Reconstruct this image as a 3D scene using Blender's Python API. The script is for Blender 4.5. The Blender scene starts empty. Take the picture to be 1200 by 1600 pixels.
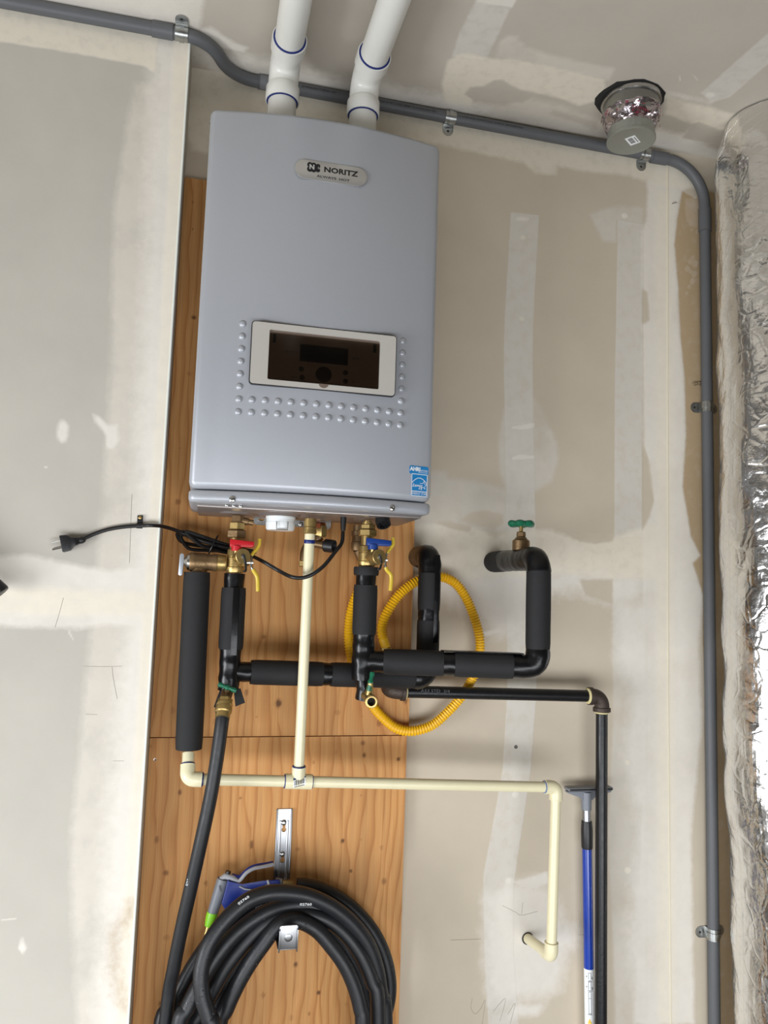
import bpy, bmesh, math, random
import numpy as np
from mathutils import Vector, Matrix, noise as mnoise
random.seed(7)
S = bpy.context.scene
COL = S.collection
V = Vector
pi = math.pi

# ------------------------------------------------------------------ camera, light, exposure
CAM = V((0.0, -1.70, 1.55))
FPX = 1200.0
YAW, PIT, ROL = (math.radians(a) for a in (12.63, 5.97, 1.86))
_f = V((math.sin(YAW)*math.cos(PIT), math.cos(YAW)*math.cos(PIT), math.sin(PIT)))
_r0 = V((math.cos(YAW), -math.sin(YAW), 0)); _u0 = _r0.cross(_f)
_r = _r0*math.cos(ROL) + _u0*math.sin(ROL)
_u = -_r0*math.sin(ROL) + _u0*math.cos(ROL)
cam_data = bpy.data.cameras.new('camera'); cam = bpy.data.objects.new('camera', cam_data); COL.objects.link(cam)
cam.matrix_world = Matrix((( _r.x, _u.x, -_f.x, CAM.x), (_r.y, _u.y, -_f.y, CAM.y), (_r.z, _u.z, -_f.z, CAM.z), (0, 0, 0, 1)))
cam_data.sensor_fit = 'VERTICAL'; cam_data.sensor_height = 32.0; cam_data.lens = 32.0*FPX/1600.0
cam_data.clip_start = 0.02
S.camera = cam

world = bpy.data.worlds.new('world'); S.world = world; world.use_nodes = True
world.node_tree.nodes['Background'].inputs[0].default_value = (0.75, 0.87, 1.0, 1)
world.node_tree.nodes['Background'].inputs[1].default_value = 1.0

def area(name, loc, target, sx, sy, power, color):
    d = bpy.data.lights.new(name, 'AREA'); d.shape = 'RECTANGLE'; d.size = sx; d.size_y = sy
    d.energy = power; d.color = color
    o = bpy.data.objects.new(name, d); COL.objects.link(o); o.location = loc
    o.rotation_euler = (V(target)-V(loc)).to_track_quat('-Z', 'Y').to_euler()
    return o
# daylight from an added low gap behind the camera, brightening the lower walls
area('added_low_light_left', (-1.55, -2.34, 0.44), (-1.55, 0.0, 0.44), 2.0, 0.88, 17, (0.97, 0.98, 1.0))
area('added_low_light_right', (0.40, -2.34, 0.44), (0.40, 0.0, 0.44), 1.9, 0.88, 27, (0.97, 0.98, 1.0))
# added unseen opening on the left, for rightward shadows and the foil's reflections
area('added_side_light', (-2.58, -1.65, 0.62), (0.0, -1.65, 0.62), 1.2, 1.24, 62, (0.95, 0.97, 1.0))

S.view_settings.view_transform = 'Standard'; S.view_settings.look = 'None'
S.view_settings.gamma = 1.0; S.view_settings.use_curve_mapping = False
S.view_settings.exposure = 0.30

# ------------------------------------------------------------------ pixel measurements -> world points on real planes
def ray(x, y): return _r*((x-600)/FPX) - _u*((y-800)/FPX) + _f
def at(x, y, Y=0.0):
    d = ray(x, y); return CAM + d*((Y-CAM.y)/d.y)
def atz(x, y, Z):
    d = ray(x, y); return CAM + d*((Z-CAM.z)/d.z)
CEIL = 2.725
STEP = -0.11      # front of the bumped-out left wall

# ------------------------------------------------------------------ mesh helpers
def frame(t, ref=None):
    t = t.normalized()
    ref = ref or (V((0, 0, 1)) if abs(t.z) < 0.9 else V((1, 0, 0)))
    a = (ref - t*ref.dot(t)).normalized()
    return a, t.cross(a)

class M:
    def __init__(s): s.v = []; s.f = []
    def add(s, vs, fs):
        b = len(s.v); s.v += [V(p) for p in vs]; s.f += [tuple(i+b for i in f) for f in fs]; return s
    def tube(s, pts, r, n=14, closed=False, caps=True):
        pts = [V(p) for p in pts]; N = len(pts)
        rr = r if isinstance(r, (list, tuple)) else [r]*N
        vs = []; a = None
        for i, p in enumerate(pts):
            if closed: t = pts[(i+1) % N]-pts[i-1]
            elif i == 0: t = pts[1]-pts[0]
            elif i == N-1: t = pts[-1]-pts[-2]
            else: t = pts[i+1]-pts[i-1]
            t = t.normalized()
            if a is None: a, b = frame(t)
            else:
                a = (a - t*a.dot(t)).normalized(); b = t.cross(a)
            for k in range(n):
                w = 2*pi*k/n; vs.append(p + (a*math.cos(w)+b*math.sin(w))*rr[i])
        fs = []
        for i in range(N if closed else N-1):
            j = (i+1) % N
            for k in range(n):
                l = (k+1) % n; fs.append((i*n+k, i*n+l, j*n+l, j*n+k))
        if caps and not closed:
            fs.append(tuple(range(n-1, -1, -1))); fs.append(tuple((N-1)*n+k for k in range(n)))
        return s.add(vs, fs)
    def lathe(s, o, axis, prof, n=24, ref=None):
        """prof: list of (distance along axis, radius)"""
        o = V(o); axis = V(axis).normalized(); a, b = frame(axis, ref)
        vs = []; fs = []
        for h, r in prof:
            for k in range(n):
                w = 2*pi*(k+.5)/n; vs.append(o + axis*h + (a*math.cos(w)+b*math.sin(w))*max(r, 1e-5))
        for i in range(len(prof)-1):
            for k in range(n):
                l = (k+1) % n; fs.append((i*n+k, i*n+l, (i+1)*n+l, (i+1)*n+k))
        fs.append(tuple(range(n-1, -1, -1))); m = (len(prof)-1)*n; fs.append(tuple(m+k for k in range(n)))
        return s.add(vs, fs)
    def box(s, c, size, ux=V((1, 0, 0)), uy=V((0, 1, 0)), uz=V((0, 0, 1)), bev=0.0):
        bm = bmesh.new(); bmesh.ops.create_cube(bm, size=1.0)
        for q in bm.verts: q.co = V((q.co.x*size[0], q.co.y*size[1], q.co.z*size[2]))
        if bev: bmesh.ops.bevel(bm, geom=bm.edges[:], offset=bev, segments=2, profile=.5, affect='EDGES')
        vs = [V(c)+ux*q.co.x+uy*q.co.y+uz*q.co.z for q in bm.verts]
        bm.verts.index_update(); fs = [tuple(q.index for q in f.verts) for f in bm.faces]; bm.free()
        return s.add(vs, fs)
    def plate(s, poly, o, ux, uy, th, bev=0.0):
        """2-D outline extruded by th along ux x uy (front face at +th)"""
        o = V(o); ux = V(ux).normalized(); uy = V(uy).normalized(); nz = ux.cross(uy)
        bm = bmesh.new(); vs = [bm.verts.new((p[0], p[1], 0)) for p in poly]
        f = bm.faces.new(vs); bm.normal_update()
        if f.normal.z < 0: f.normal_flip()
        r = bmesh.ops.extrude_face_region(bm, geom=[f])
        top = [g for g in r['geom'] if isinstance(g, bmesh.types.BMVert)]
        for q in top: q.co.z += th
        if bev:
            es = [e for e in bm.edges if e.verts[0] in top and e.verts[1] in top]
            bmesh.ops.bevel(bm, geom=es, offset=bev, segments=2, profile=.5, affect='EDGES')
        bmesh.ops.recalc_face_normals(bm, faces=bm.faces[:])
        bm.verts.index_update()
        W = [o+ux*q.co.x+uy*q.co.y+nz*q.co.z for q in bm.verts]
        F = [tuple(q.index for q in f.verts) for f in bm.faces]; bm.free()
        return s.add(W, F)
    def loft(s, rings, caps=True):
        n = len(rings[0]); vs = [p for r in rings for p in r]; fs = []
        for i in range(len(rings)-1):
            for k in range(n):
                l = (k+1) % n; fs.append((i*n+k, i*n+l, (i+1)*n+l, (i+1)*n+k))
        if caps:
            fs.append(tuple(range(n-1, -1, -1))); m = (len(rings)-1)*n; fs.append(tuple(m+k for k in range(n)))
        return s.add(vs, fs)
    def text(s, body, size, o, ux, uy, align='CENTER', sx=1.0, lift=0.0, bold=0.0):
        cu = bpy.data.curves.new('t', 'FONT'); cu.body = body; cu.size = size; cu.align_x = align; cu.align_y = 'CENTER'
        cu.resolution_u = 2; cu.offset = bold
        ob = bpy.data.objects.new('t', cu); me = bpy.data.meshes.new_from_object(ob)
        o = V(o); ux = V(ux).normalized(); uy = V(uy).normalized(); nz = ux.cross(uy)
        s.add([o+ux*(q.co.x*sx)+uy*q.co.y+nz*lift for q in me.vertices], [tuple(p.vertices) for p in me.polygons])
        bpy.data.objects.remove(ob); bpy.data.curves.remove(cu); bpy.data.meshes.remove(me)
        return s
    def wraptext(s, body, size, o, axis, radial, r, sx=1.0):
        """lettering laid round a pipe: baseline runs along axis, centred on the direction radial"""
        cu = bpy.data.curves.new('t', 'FONT'); cu.body = body; cu.size = size; cu.align_x = 'LEFT'; cu.align_y = 'CENTER'; cu.resolution_u = 2
        ob = bpy.data.objects.new('t', cu); me = bpy.data.meshes.new_from_object(ob)
        o = V(o); axis = V(axis).normalized(); rad = V(radial); rad = (rad-axis*rad.dot(axis)).normalized(); side = rad.cross(axis)
        vs = []
        for q in me.vertices:
            w = q.co.y/r
            vs.append(o+axis*(q.co.x*sx)+(rad*math.cos(w)+side*math.sin(w))*(r+.0003))
        s.add(vs, [tuple(p.vertices) for p in me.polygons])
        bpy.data.objects.remove(ob); bpy.data.curves.remove(cu); bpy.data.meshes.remove(me)
        return s
    def build(s, name, mat, parent=None, sharp=35):
        me = bpy.data.meshes.new(name)
        if parent is not None: L = ORG[parent.name]
        else:
            xs = [min(p[i] for p in s.v) for i in range(3)]; ys = [max(p[i] for p in s.v) for i in range(3)]
            L = V([(a+b)/2 for a, b in zip(xs, ys)])
        me.from_pydata([tuple(p-L) for p in s.v], [], s.f); me.update()
        bm = bmesh.new(); bm.from_mesh(me); bmesh.ops.recalc_face_normals(bm, faces=bm.faces[:]); bm.to_mesh(me); bm.free()
        if sharp:
            me.polygons.foreach_set('use_smooth', [True]*len(me.polygons)); me.set_sharp_from_angle(angle=math.radians(sharp))
        me.materials.append(mat)
        o = bpy.data.objects.new(name, me); COL.objects.link(o)
        if parent is not None: o.parent = parent
        else: o.location = L
        ORG[o.name] = L
        return o
ORG = {}
def tag(o, label, cat=None, group=None):
    o['label'] = label
    if cat: o['category'] = cat
    if group: o['group'] = group
    return o
def struct(o): o['kind'] = 'structure'; return o
def thing(name, label, cat, loc, group=None):
    o = bpy.data.objects.new(name, None); COL.objects.link(o); o.location = loc; o.empty_display_size = .05
    ORG[o.name] = V(loc); return tag(o, label, cat, group)
def spline(pts, n=10, closed=False):
    P = [V(p) for p in pts]; out = []
    N = len(P); rng = range(N if closed else N-1)
    for i in rng:
        if closed: a, b, c, d = P[i-1], P[i], P[(i+1) % N], P[(i+2) % N]
        else:
            b, c = P[i], P[i+1]; a = P[i-1] if i else b*2-c; d = P[i+2] if i+2 < N else c*2-b
        for k in range(n):
            t = k/n
            out.append(.5*((2*b)+(c-a)*t+(2*a-5*b+4*c-d)*t*t+(3*b-a-3*c+d)*t**3))
    if not closed: out.append(P[-1])
    return out
def rounded(pts, rad, n=8):
    P = [V(p) for p in pts]; out = [P[0]]
    for i in range(1, len(P)-1):
        a = (P[i-1]-P[i]).normalized(); b = (P[i+1]-P[i]).normalized()
        ang = a.angle(b); d = rad/math.tan(ang/2) if ang < pi-.01 else 0
        p0 = P[i]+a*d; p1 = P[i]+b*d; c = P[i]+(a+b).normalized()*(rad/math.sin(ang/2))
        e0 = p0-c; e1 = p1-c; th = e0.angle(e1); ax = e0.cross(e1).normalized()
        for k in range(n+1): out.append(c+Matrix.Rotation(th*k/n, 3, ax) @ e0)
    out.append(P[-1]); return out
def rrect(w, h, r, n=5):
    out = []
    for cx, cy, a0 in ((w/2-r, h/2-r, 0), (-w/2+r, h/2-r, 90), (-w/2+r, -h/2+r, 180), (w/2-r, -h/2+r, 270)):
        for k in range(n+1):
            a = math.radians(a0+90*k/n); out.append((cx+r*math.cos(a), cy+r*math.sin(a)))
    return out
def circ(cx, cy, r, n=20): return [(cx+r*math.cos(2*pi*k/n), cy+r*math.sin(2*pi*k/n)) for k in range(n)]
def along(a, b, t): return V(a)*(1-t)+V(b)*t

# ------------------------------------------------------------------ materials
def srgb(r, g, b):
    f = lambda c: (c/255/12.92 if c/255 <= .04045 else ((c/255+.055)/1.055)**2.4)
    return (f(r), f(g), f(b), 1)
MATS = {}
def mat(name, color, rough=.5, metal=0.0, vary=.0, vscale=20, bump=0.0, bscale=60, spec=.5, coat=0.0, stretch=None, rvary=0.0):
    if name in MATS: return MATS[name]
    m = bpy.data.materials.new(name); m.use_nodes = True; nt = m.node_tree; b = nt.nodes['Principled BSDF']
    b.inputs['Base Color'].default_value = color; b.inputs['Roughness'].default_value = rough; b.inputs['Metallic'].default_value = metal
    b.inputs['Specular IOR Level'].default_value = spec; b.inputs['Coat Weight'].default_value = coat
    tc = nt.nodes.new('ShaderNodeTexCoord'); src = tc.outputs['Object']
    if stretch:
        mp = nt.nodes.new('ShaderNodeMapping'); mp.inputs['Scale'].default_value = stretch; nt.links.new(src, mp.inputs[0]); src = mp.outputs[0]
    def nz(scale, det=4):
        n = nt.nodes.new('ShaderNodeTexNoise'); n.inputs['Scale'].default_value = scale; n.inputs['Detail'].default_value = det
        nt.links.new(src, n.inputs['Vector']); return n
    if vary:
        n = nz(vscale); r = nt.nodes.new('ShaderNodeMapRange'); r.inputs[3].default_value = 1-vary; r.inputs[4].default_value = 1+vary
        nt.links.new(n.outputs[0], r.inputs[0])
        mx = nt.nodes.new('ShaderNodeVectorMath'); mx.operation = 'SCALE'; mx.inputs[0].default_value = color[:3]
        nt.links.new(r.outputs[0], mx.inputs['Scale']); nt.links.new(mx.outputs[0], b.inputs['Base Color'])
    if rvary:
        n = nz(vscale*1.7); r = nt.nodes.new('ShaderNodeMapRange'); r.inputs[3].default_value = max(.02, rough-rvary); r.inputs[4].default_value = min(1, rough+rvary)
        nt.links.new(n.outputs[0], r.inputs[0]); nt.links.new(r.outputs[0], b.inputs['Roughness'])
    if bump:
        n = nz(bscale, 5); bp = nt.nodes.new('ShaderNodeBump'); bp.inputs['Strength'].default_value = bump; bp.inputs['Distance'].default_value = .002
        nt.links.new(n.outputs[0], bp.inputs['Height']); nt.links.new(bp.outputs[0], b.inputs['Normal'])
    MATS[name] = m; return m

PAINT = mat('silver_paint', srgb(171, 174, 180), .36, .25, .03, 900, .10, 900)
PAINT_DARK = mat('galvanised_panel', srgb(150, 143, 140), .35, .6, .06, 12, .05, 80)
STEEL = mat('steel', srgb(190, 190, 188), .25, 1.0, .08, 40)
GALV = mat('galvanised', srgb(172, 174, 172), .33, 1.0, .18, 60, .05, 120, rvary=.12)
ALU = mat('aluminium', srgb(150, 151, 153), .36, 1.0, .05, 20, stretch=(6, 6, .6))
BRASS = mat('brass', srgb(176, 150, 96), .36, .82, .15, 60, .12, 220, rvary=.1)
BRONZE = mat('bronze_casting', srgb(132, 107, 76), .42, .75, .15, 60, .25, 260, rvary=.1)
WHITE_PVC = mat('white_pvc', srgb(226, 225, 218), .28, 0, .02, 30)
CREAM_PVC = mat('cream_pipe', srgb(228, 220, 184), .32, 0, .05, 25)
PURPLE = mat('blue_primer', srgb(22, 40, 110), .4, 0, .3, 120)
CONDUIT = mat('grey_conduit', srgb(92, 94, 97), .5, 0, .05, 40)
FOAM = mat('black_foam', srgb(32, 32, 33), .72, 0, .12, 40, .15, 500, spec=.35)
VINYL = mat('black_vinyl_tape', srgb(13, 13, 15), .28, 0, 0, 20, .4, 45, spec=.35)
RUBBER = mat('black_rubber', srgb(25, 26, 29), .45, 0, .18, 60, .08, 300, spec=.45, rvary=.1)
CORDM = mat('black_cord', srgb(18, 18, 19), .38, 0)
BLACKP = mat('black_plastic', srgb(22, 22, 24), .42, 0)
BLACKIRON = mat('black_iron', srgb(19, 19, 21), .36, .1, .25, 70, .15, 150, spec=.45, rvary=.12)
CASTIRON = mat('cast_iron', srgb(74, 64, 58), .55, .6, .2, 60, .5, 220)
DOPE = mat('pipe_dope', srgb(214, 202, 150), .6, 0, .1, 200, .4, 300)
CSST = mat('yellow_jacket', srgb(238, 184, 24), .42, 0, .05, 60)
YELLOWV = mat('yellow_vinyl', srgb(212, 182, 58), .35, 0)
RED = mat('red_handle', srgb(188, 26, 36), .35, 0)
BLUE = mat('blue_handle', srgb(18, 56, 128), .35, 0)
GREEN = mat('green_enamel', srgb(18, 96, 68), .3, 0, .1, 80)
BLUEPOLE = mat('blue_enamel', srgb(14, 56, 158), .25, 0, 0, 20, coat=.3)
NOZBLUE = mat('nozzle_blue', srgb(24, 46, 128), .42, 0)
NOZGREY = mat('nozzle_grey', srgb(122, 126, 134), .45, 0)
LIGHTGREY = mat('light_grey_plastic', srgb(178, 180, 186), .4, 0)
LIME = mat('lime_plastic', srgb(140, 214, 40), .4, 0)
WHITE = mat('white_print', srgb(236, 238, 238), .45, 0)
INK = mat('black_print', srgb(18, 18, 20), .5, 0)
GREYINK = mat('grey_print', srgb(52, 52, 52), .6, 0)
PENCIL = mat('pencil', srgb(140, 136, 128), .8, 0)
STICKER = mat('sticker_blue', srgb(34, 128, 190), .35, 0)
BEZEL = mat('bezel', srgb(205, 201, 194), .38, .3, .03, 500, stretch=(.2, 1, 6))
PANELDARK = mat('panel_brown', srgb(112, 97, 86), .4, 0)
LCD = mat('lcd_glass', srgb(30, 32, 36), .15, 0)
CAPGREY = mat('duct_cap', srgb(156, 158, 150), .42, .6, .05, 60)
DUCTGALV = mat('duct_galvanised', srgb(150, 152, 148), .3, 1.0, .12, 25, rvary=.1)
REDPRINT = mat('red_print', srgb(150, 40, 70), .5, 0)
CONCRETE = mat('concrete', srgb(122, 119, 114), .7, 0, .12, 6, .1, 80)
PLAINWALL = mat('plain_drywall', srgb(190, 182, 168), .85, 0, .04, 8)
DARKWALL = mat('unseen_wall_dark', srgb(92, 88, 82), .8, 0, .05, 8)  # unseen walls, darkened to cut the bounce light
BEAD = mat('corner_bead', srgb(222, 226, 218), .6, 0, .03, 60)
YELLOWSIGN = mat('warning_yellow', srgb(240, 200, 60), .5, 0)

def foil_mat(name, color, scrim=True, bs=1.0):
    m = bpy.data.materials.new(name); m.use_nodes = True; nt = m.node_tree; N = nt.nodes; Lk = nt.links.new; b = N['Principled BSDF']
    b.inputs['Base Color'].default_value = color; b.inputs['Metallic'].default_value = 1.0
    tc = N.new('ShaderNodeTexCoord')
    vo = N.new('ShaderNodeTexVoronoi'); vo.feature = 'DISTANCE_TO_EDGE'; vo.inputs['Scale'].default_value = 20*bs
    ns = N.new('ShaderNodeTexNoise'); ns.inputs['Scale'].default_value = 9*bs; ns.inputs['Detail'].default_value = 2
    wv = N.new('ShaderNodeVectorMath'); wv.operation = 'MULTIPLY_ADD'; wv.inputs[1].default_value = (.12, .12, .12)
    Lk(tc.outputs['Object'], ns.inputs['Vector']); Lk(ns.outputs['Color'], wv.inputs[0]); Lk(tc.outputs['Object'], wv.inputs[2]); Lk(wv.outputs[0], vo.inputs['Vector'])
    n2 = N.new('ShaderNodeTexNoise'); n2.inputs['Scale'].default_value = 55*bs; n2.inputs['Detail'].default_value = 4; Lk(tc.outputs['Object'], n2.inputs['Vector'])
    def math_(op, a, b_=None):
        q = N.new('ShaderNodeMath'); q.operation = op
        for i, x in enumerate((a, b_)):
            if x is None: continue
            if isinstance(x, (int, float)): q.inputs[i].default_value = x
            else: Lk(x, q.inputs[i])
        return q.outputs[0]
    crease = math_('MINIMUM', vo.outputs[0], .10)
    h = math_('ADD', math_('MULTIPLY', crease, 1.0), math_('MULTIPLY', n2.outputs[0], .30))
    h = math_('ADD', h, math_('MULTIPLY', ns.outputs[0], 1.2))
    if scrim:
        sp = N.new('ShaderNodeSeparateXYZ'); Lk(tc.outputs['Object'], sp.inputs[0])
        z, y = sp.outputs[2], sp.outputs[1]
        for a, bb, fr in ((1.0, -.55, 52), (1.0, .55, 26), (0.0, 1.0, 40)):
            t = math_('ADD', math_('MULTIPLY', z, a), math_('MULTIPLY', y, bb))
            t = math_('FRACT', math_('MULTIPLY', t, fr))
            t = math_('LESS_THAN', math_('ABSOLUTE', math_('SUBTRACT', t, .5)), .05)
            h = math_('ADD', h, math_('MULTIPLY', t, .15))
    bp = N.new('ShaderNodeBump'); bp.inputs['Strength'].default_value = .7; bp.inputs['Distance'].default_value = .006
    Lk(h, bp.inputs['Height']); Lk(bp.outputs[0], b.inputs['Normal'])
    r = N.new('ShaderNodeMapRange'); r.inputs[3].default_value = .10; r.inputs[4].default_value = .26; Lk(n2.outputs[0], r.inputs[0]); Lk(r.outputs[0], b.inputs['Roughness'])
    return m
FOIL = foil_mat('foil_facing', srgb(240, 239, 237))
FOILTAPE = foil_mat('foil_tape', srgb(200, 190, 194), False, 1.5)

# drywall: bare paper with joint compound and tape laid over it; each layer follows a signed-distance attribute of the wall mesh
LAYERS = (('skim', srgb(208, 201, 189), 26, .95), ('tape', srgb(212, 207, 198), 30, .8), ('mud', srgb(226, 220, 210), 20, .9), ('cream', srgb(228, 220, 203), 16, .8), ('paper', None, 30, .95), ('brown', srgb(170, 142, 100), 34, .7))
def drywall_mat(name, paper):
    m = bpy.data.materials.new(name); m.use_nodes = True; nt = m.node_tree; N = nt.nodes; Lk = nt.links.new; b = N['Principled BSDF']
    b.inputs['Roughness'].default_value = .82; b.inputs['Specular IOR Level'].default_value = .25
    tc = N.new('ShaderNodeTexCoord'); src = tc.outputs['Object']
    def nz(scale, det=5, ro=.6):
        n = N.new('ShaderNodeTexNoise'); n.inputs['Scale'].default_value = scale; n.inputs['Detail'].default_value = det; n.inputs['Roughness'].default_value = ro
        Lk(src, n.inputs['Vector']); return n.outputs[0]
    def math_(op, *a):
        q = N.new('ShaderNodeMath'); q.operation = op
        for i, x in enumerate(a):
            if isinstance(x, (int, float)): q.inputs[i].default_value = x
            else: Lk(x, q.inputs[i])
        return q.outputs[0]
    def tint(col, n, amt):
        r = N.new('ShaderNodeMapRange'); r.inputs[1].default_value = .25; r.inputs[2].default_value = .75; r.inputs[3].default_value = 1-amt; r.inputs[4].default_value = 1+amt; Lk(n, r.inputs[0])
        v = N.new('ShaderNodeVectorMath'); v.operation = 'SCALE'; v.inputs[0].default_value = col[:3]; Lk(r.outputs[0], v.inputs['Scale']); return v.outputs[0]
    big = nz(7); fine = nz(140); mid = nz(38)
    col = tint(paper, big, .05); height = math_('MULTIPLY', fine, .06)
    for k, (att, c, sc, opac) in enumerate(LAYERS):
        c = c or paper; a = N.new('ShaderNodeAttribute'); a.attribute_name = att
        n = nz(sc*2.2, 8, .65)
        v = math_('ADD', a.outputs['Fac'], math_('MULTIPLY', math_('SUBTRACT', n, .5), 2.6))
        v = math_('ADD', math_('MULTIPLY', v, .5), .5); cl = N.new('ShaderNodeClamp'); Lk(v, cl.inputs[0]); v = cl.outputs[0]
        # thin places in the coat let the paper through
        thin = N.new('ShaderNodeMapRange'); thin.inputs[1].default_value = .34; thin.inputs[2].default_value = .5; thin.inputs[3].default_value = {'skim': .40, 'tape': .66}.get(att, .78); thin.inputs[4].default_value = 1.0
        Lk(mid if k % 2 else big, thin.inputs[0])
        w = math_('MULTIPLY', math_('MULTIPLY', v, opac), thin.outputs[0])
        mx = N.new('ShaderNodeMix'); mx.data_type = 'RGBA'; Lk(w, mx.inputs[0]); Lk(col, mx.inputs[6]); Lk(tint(c, mid, .035), mx.inputs[7]); col = mx.outputs[2]
        height = math_('ADD', height, math_('MULTIPLY', v, -.25 if att in ('brown', 'paper') else .35))
    Lk(col, b.inputs['Base Color'])
    bp = N.new('ShaderNodeBump'); bp.inputs['Strength'].default_value = .45; bp.inputs['Distance'].default_value = .002
    Lk(height, bp.inputs['Height']); Lk(bp.outputs[0], b.inputs['Normal'])
    return m
DRY_BACK = drywall_mat('drywall_back', srgb(199, 187, 168))
DRY_LEFT = drywall_mat('drywall_left', srgb(187, 182, 172))
DRY_CEIL = drywall_mat('drywall_ceiling', srgb(190, 182, 170))

def sdf(P, poly):
    """signed distance (inside positive) of the points P (n,2) to a polygon"""
    q = np.array(poly); d = np.full(len(P), 1e9); ins = np.zeros(len(P), bool)
    for i in range(len(q)):
        a, b = q[i-1], q[i]; e = b-a; w = P-a
        t = np.clip((w@e)/max(e@e, 1e-12), 0, 1); d = np.minimum(d, np.hypot(*(w-np.outer(t, e)).T))
        if a[1] != b[1]:
            c = ((a[1] > P[:, 1]) != (b[1] > P[:, 1])) & (P[:, 0] < (b[0]-a[0])*(P[:, 1]-a[1])/(b[1]-a[1])+a[0]); ins ^= c
    return np.where(ins, d, -d)
def grid_surface(name, us, vs, to3d, patches, m):
    """flat grid sheet; patches: (layer, feather in metres, outline in (u, v))"""
    U, W = np.meshgrid(us, vs); P = np.stack([U.ravel(), W.ravel()], 1); nu, nv = len(us), len(vs)
    co = to3d(P); L = (co.min(0)+co.max(0))/2
    i = np.arange(nu*nv).reshape(nv, nu); F = np.stack([i[:-1, :-1], i[:-1, 1:], i[1:, 1:], i[1:, :-1]], -1).reshape(-1, 4)
    me = bpy.data.meshes.new(name); me.vertices.add(len(P)); me.vertices.foreach_set('co', (co-L).ravel())
    me.loops.add(F.size); me.loops.foreach_set('vertex_index', F.ravel()); me.polygons.add(len(F)); me.polygons.foreach_set('loop_start', np.arange(0, F.size, 4)); me.update(calc_edges=True)
    for att, *_ in LAYERS:
        val = np.full(len(P), -9.0)
        for a, fe, poly in patches:
            if a == att:
                q = np.array(poly); lo = q.min(0)-.12; hi = q.max(0)+.12
                k = np.where((P[:, 0] > lo[0]) & (P[:, 0] < hi[0]) & (P[:, 1] > lo[1]) & (P[:, 1] < hi[1]))[0]
                if len(k): val[k] = np.maximum(val[k], np.clip(sdf(P[k], poly)/fe, -9, 9))
        me.attributes.new(att, 'FLOAT', 'POINT').data.foreach_set('value', val)
    me.materials.append(m)
    o = bpy.data.objects.new(name, me); COL.objects.link(o); o.location = L; ORG[o.name] = V(L)
    return struct(o)
def wp(Y, pts): return [(p.x, p.z) for p in (at(x, y, Y) for x, y in pts)]
def cp(pts): return [(p.x, p.y) for p in (atz(x, y, CEIL) for x, y in pts)]
def blob(cx, cy, rx, ry, n=14): return [(cx+rx*math.cos(2*pi*k/n), cy+ry*math.sin(2*pi*k/n)) for k in range(n)]

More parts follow.
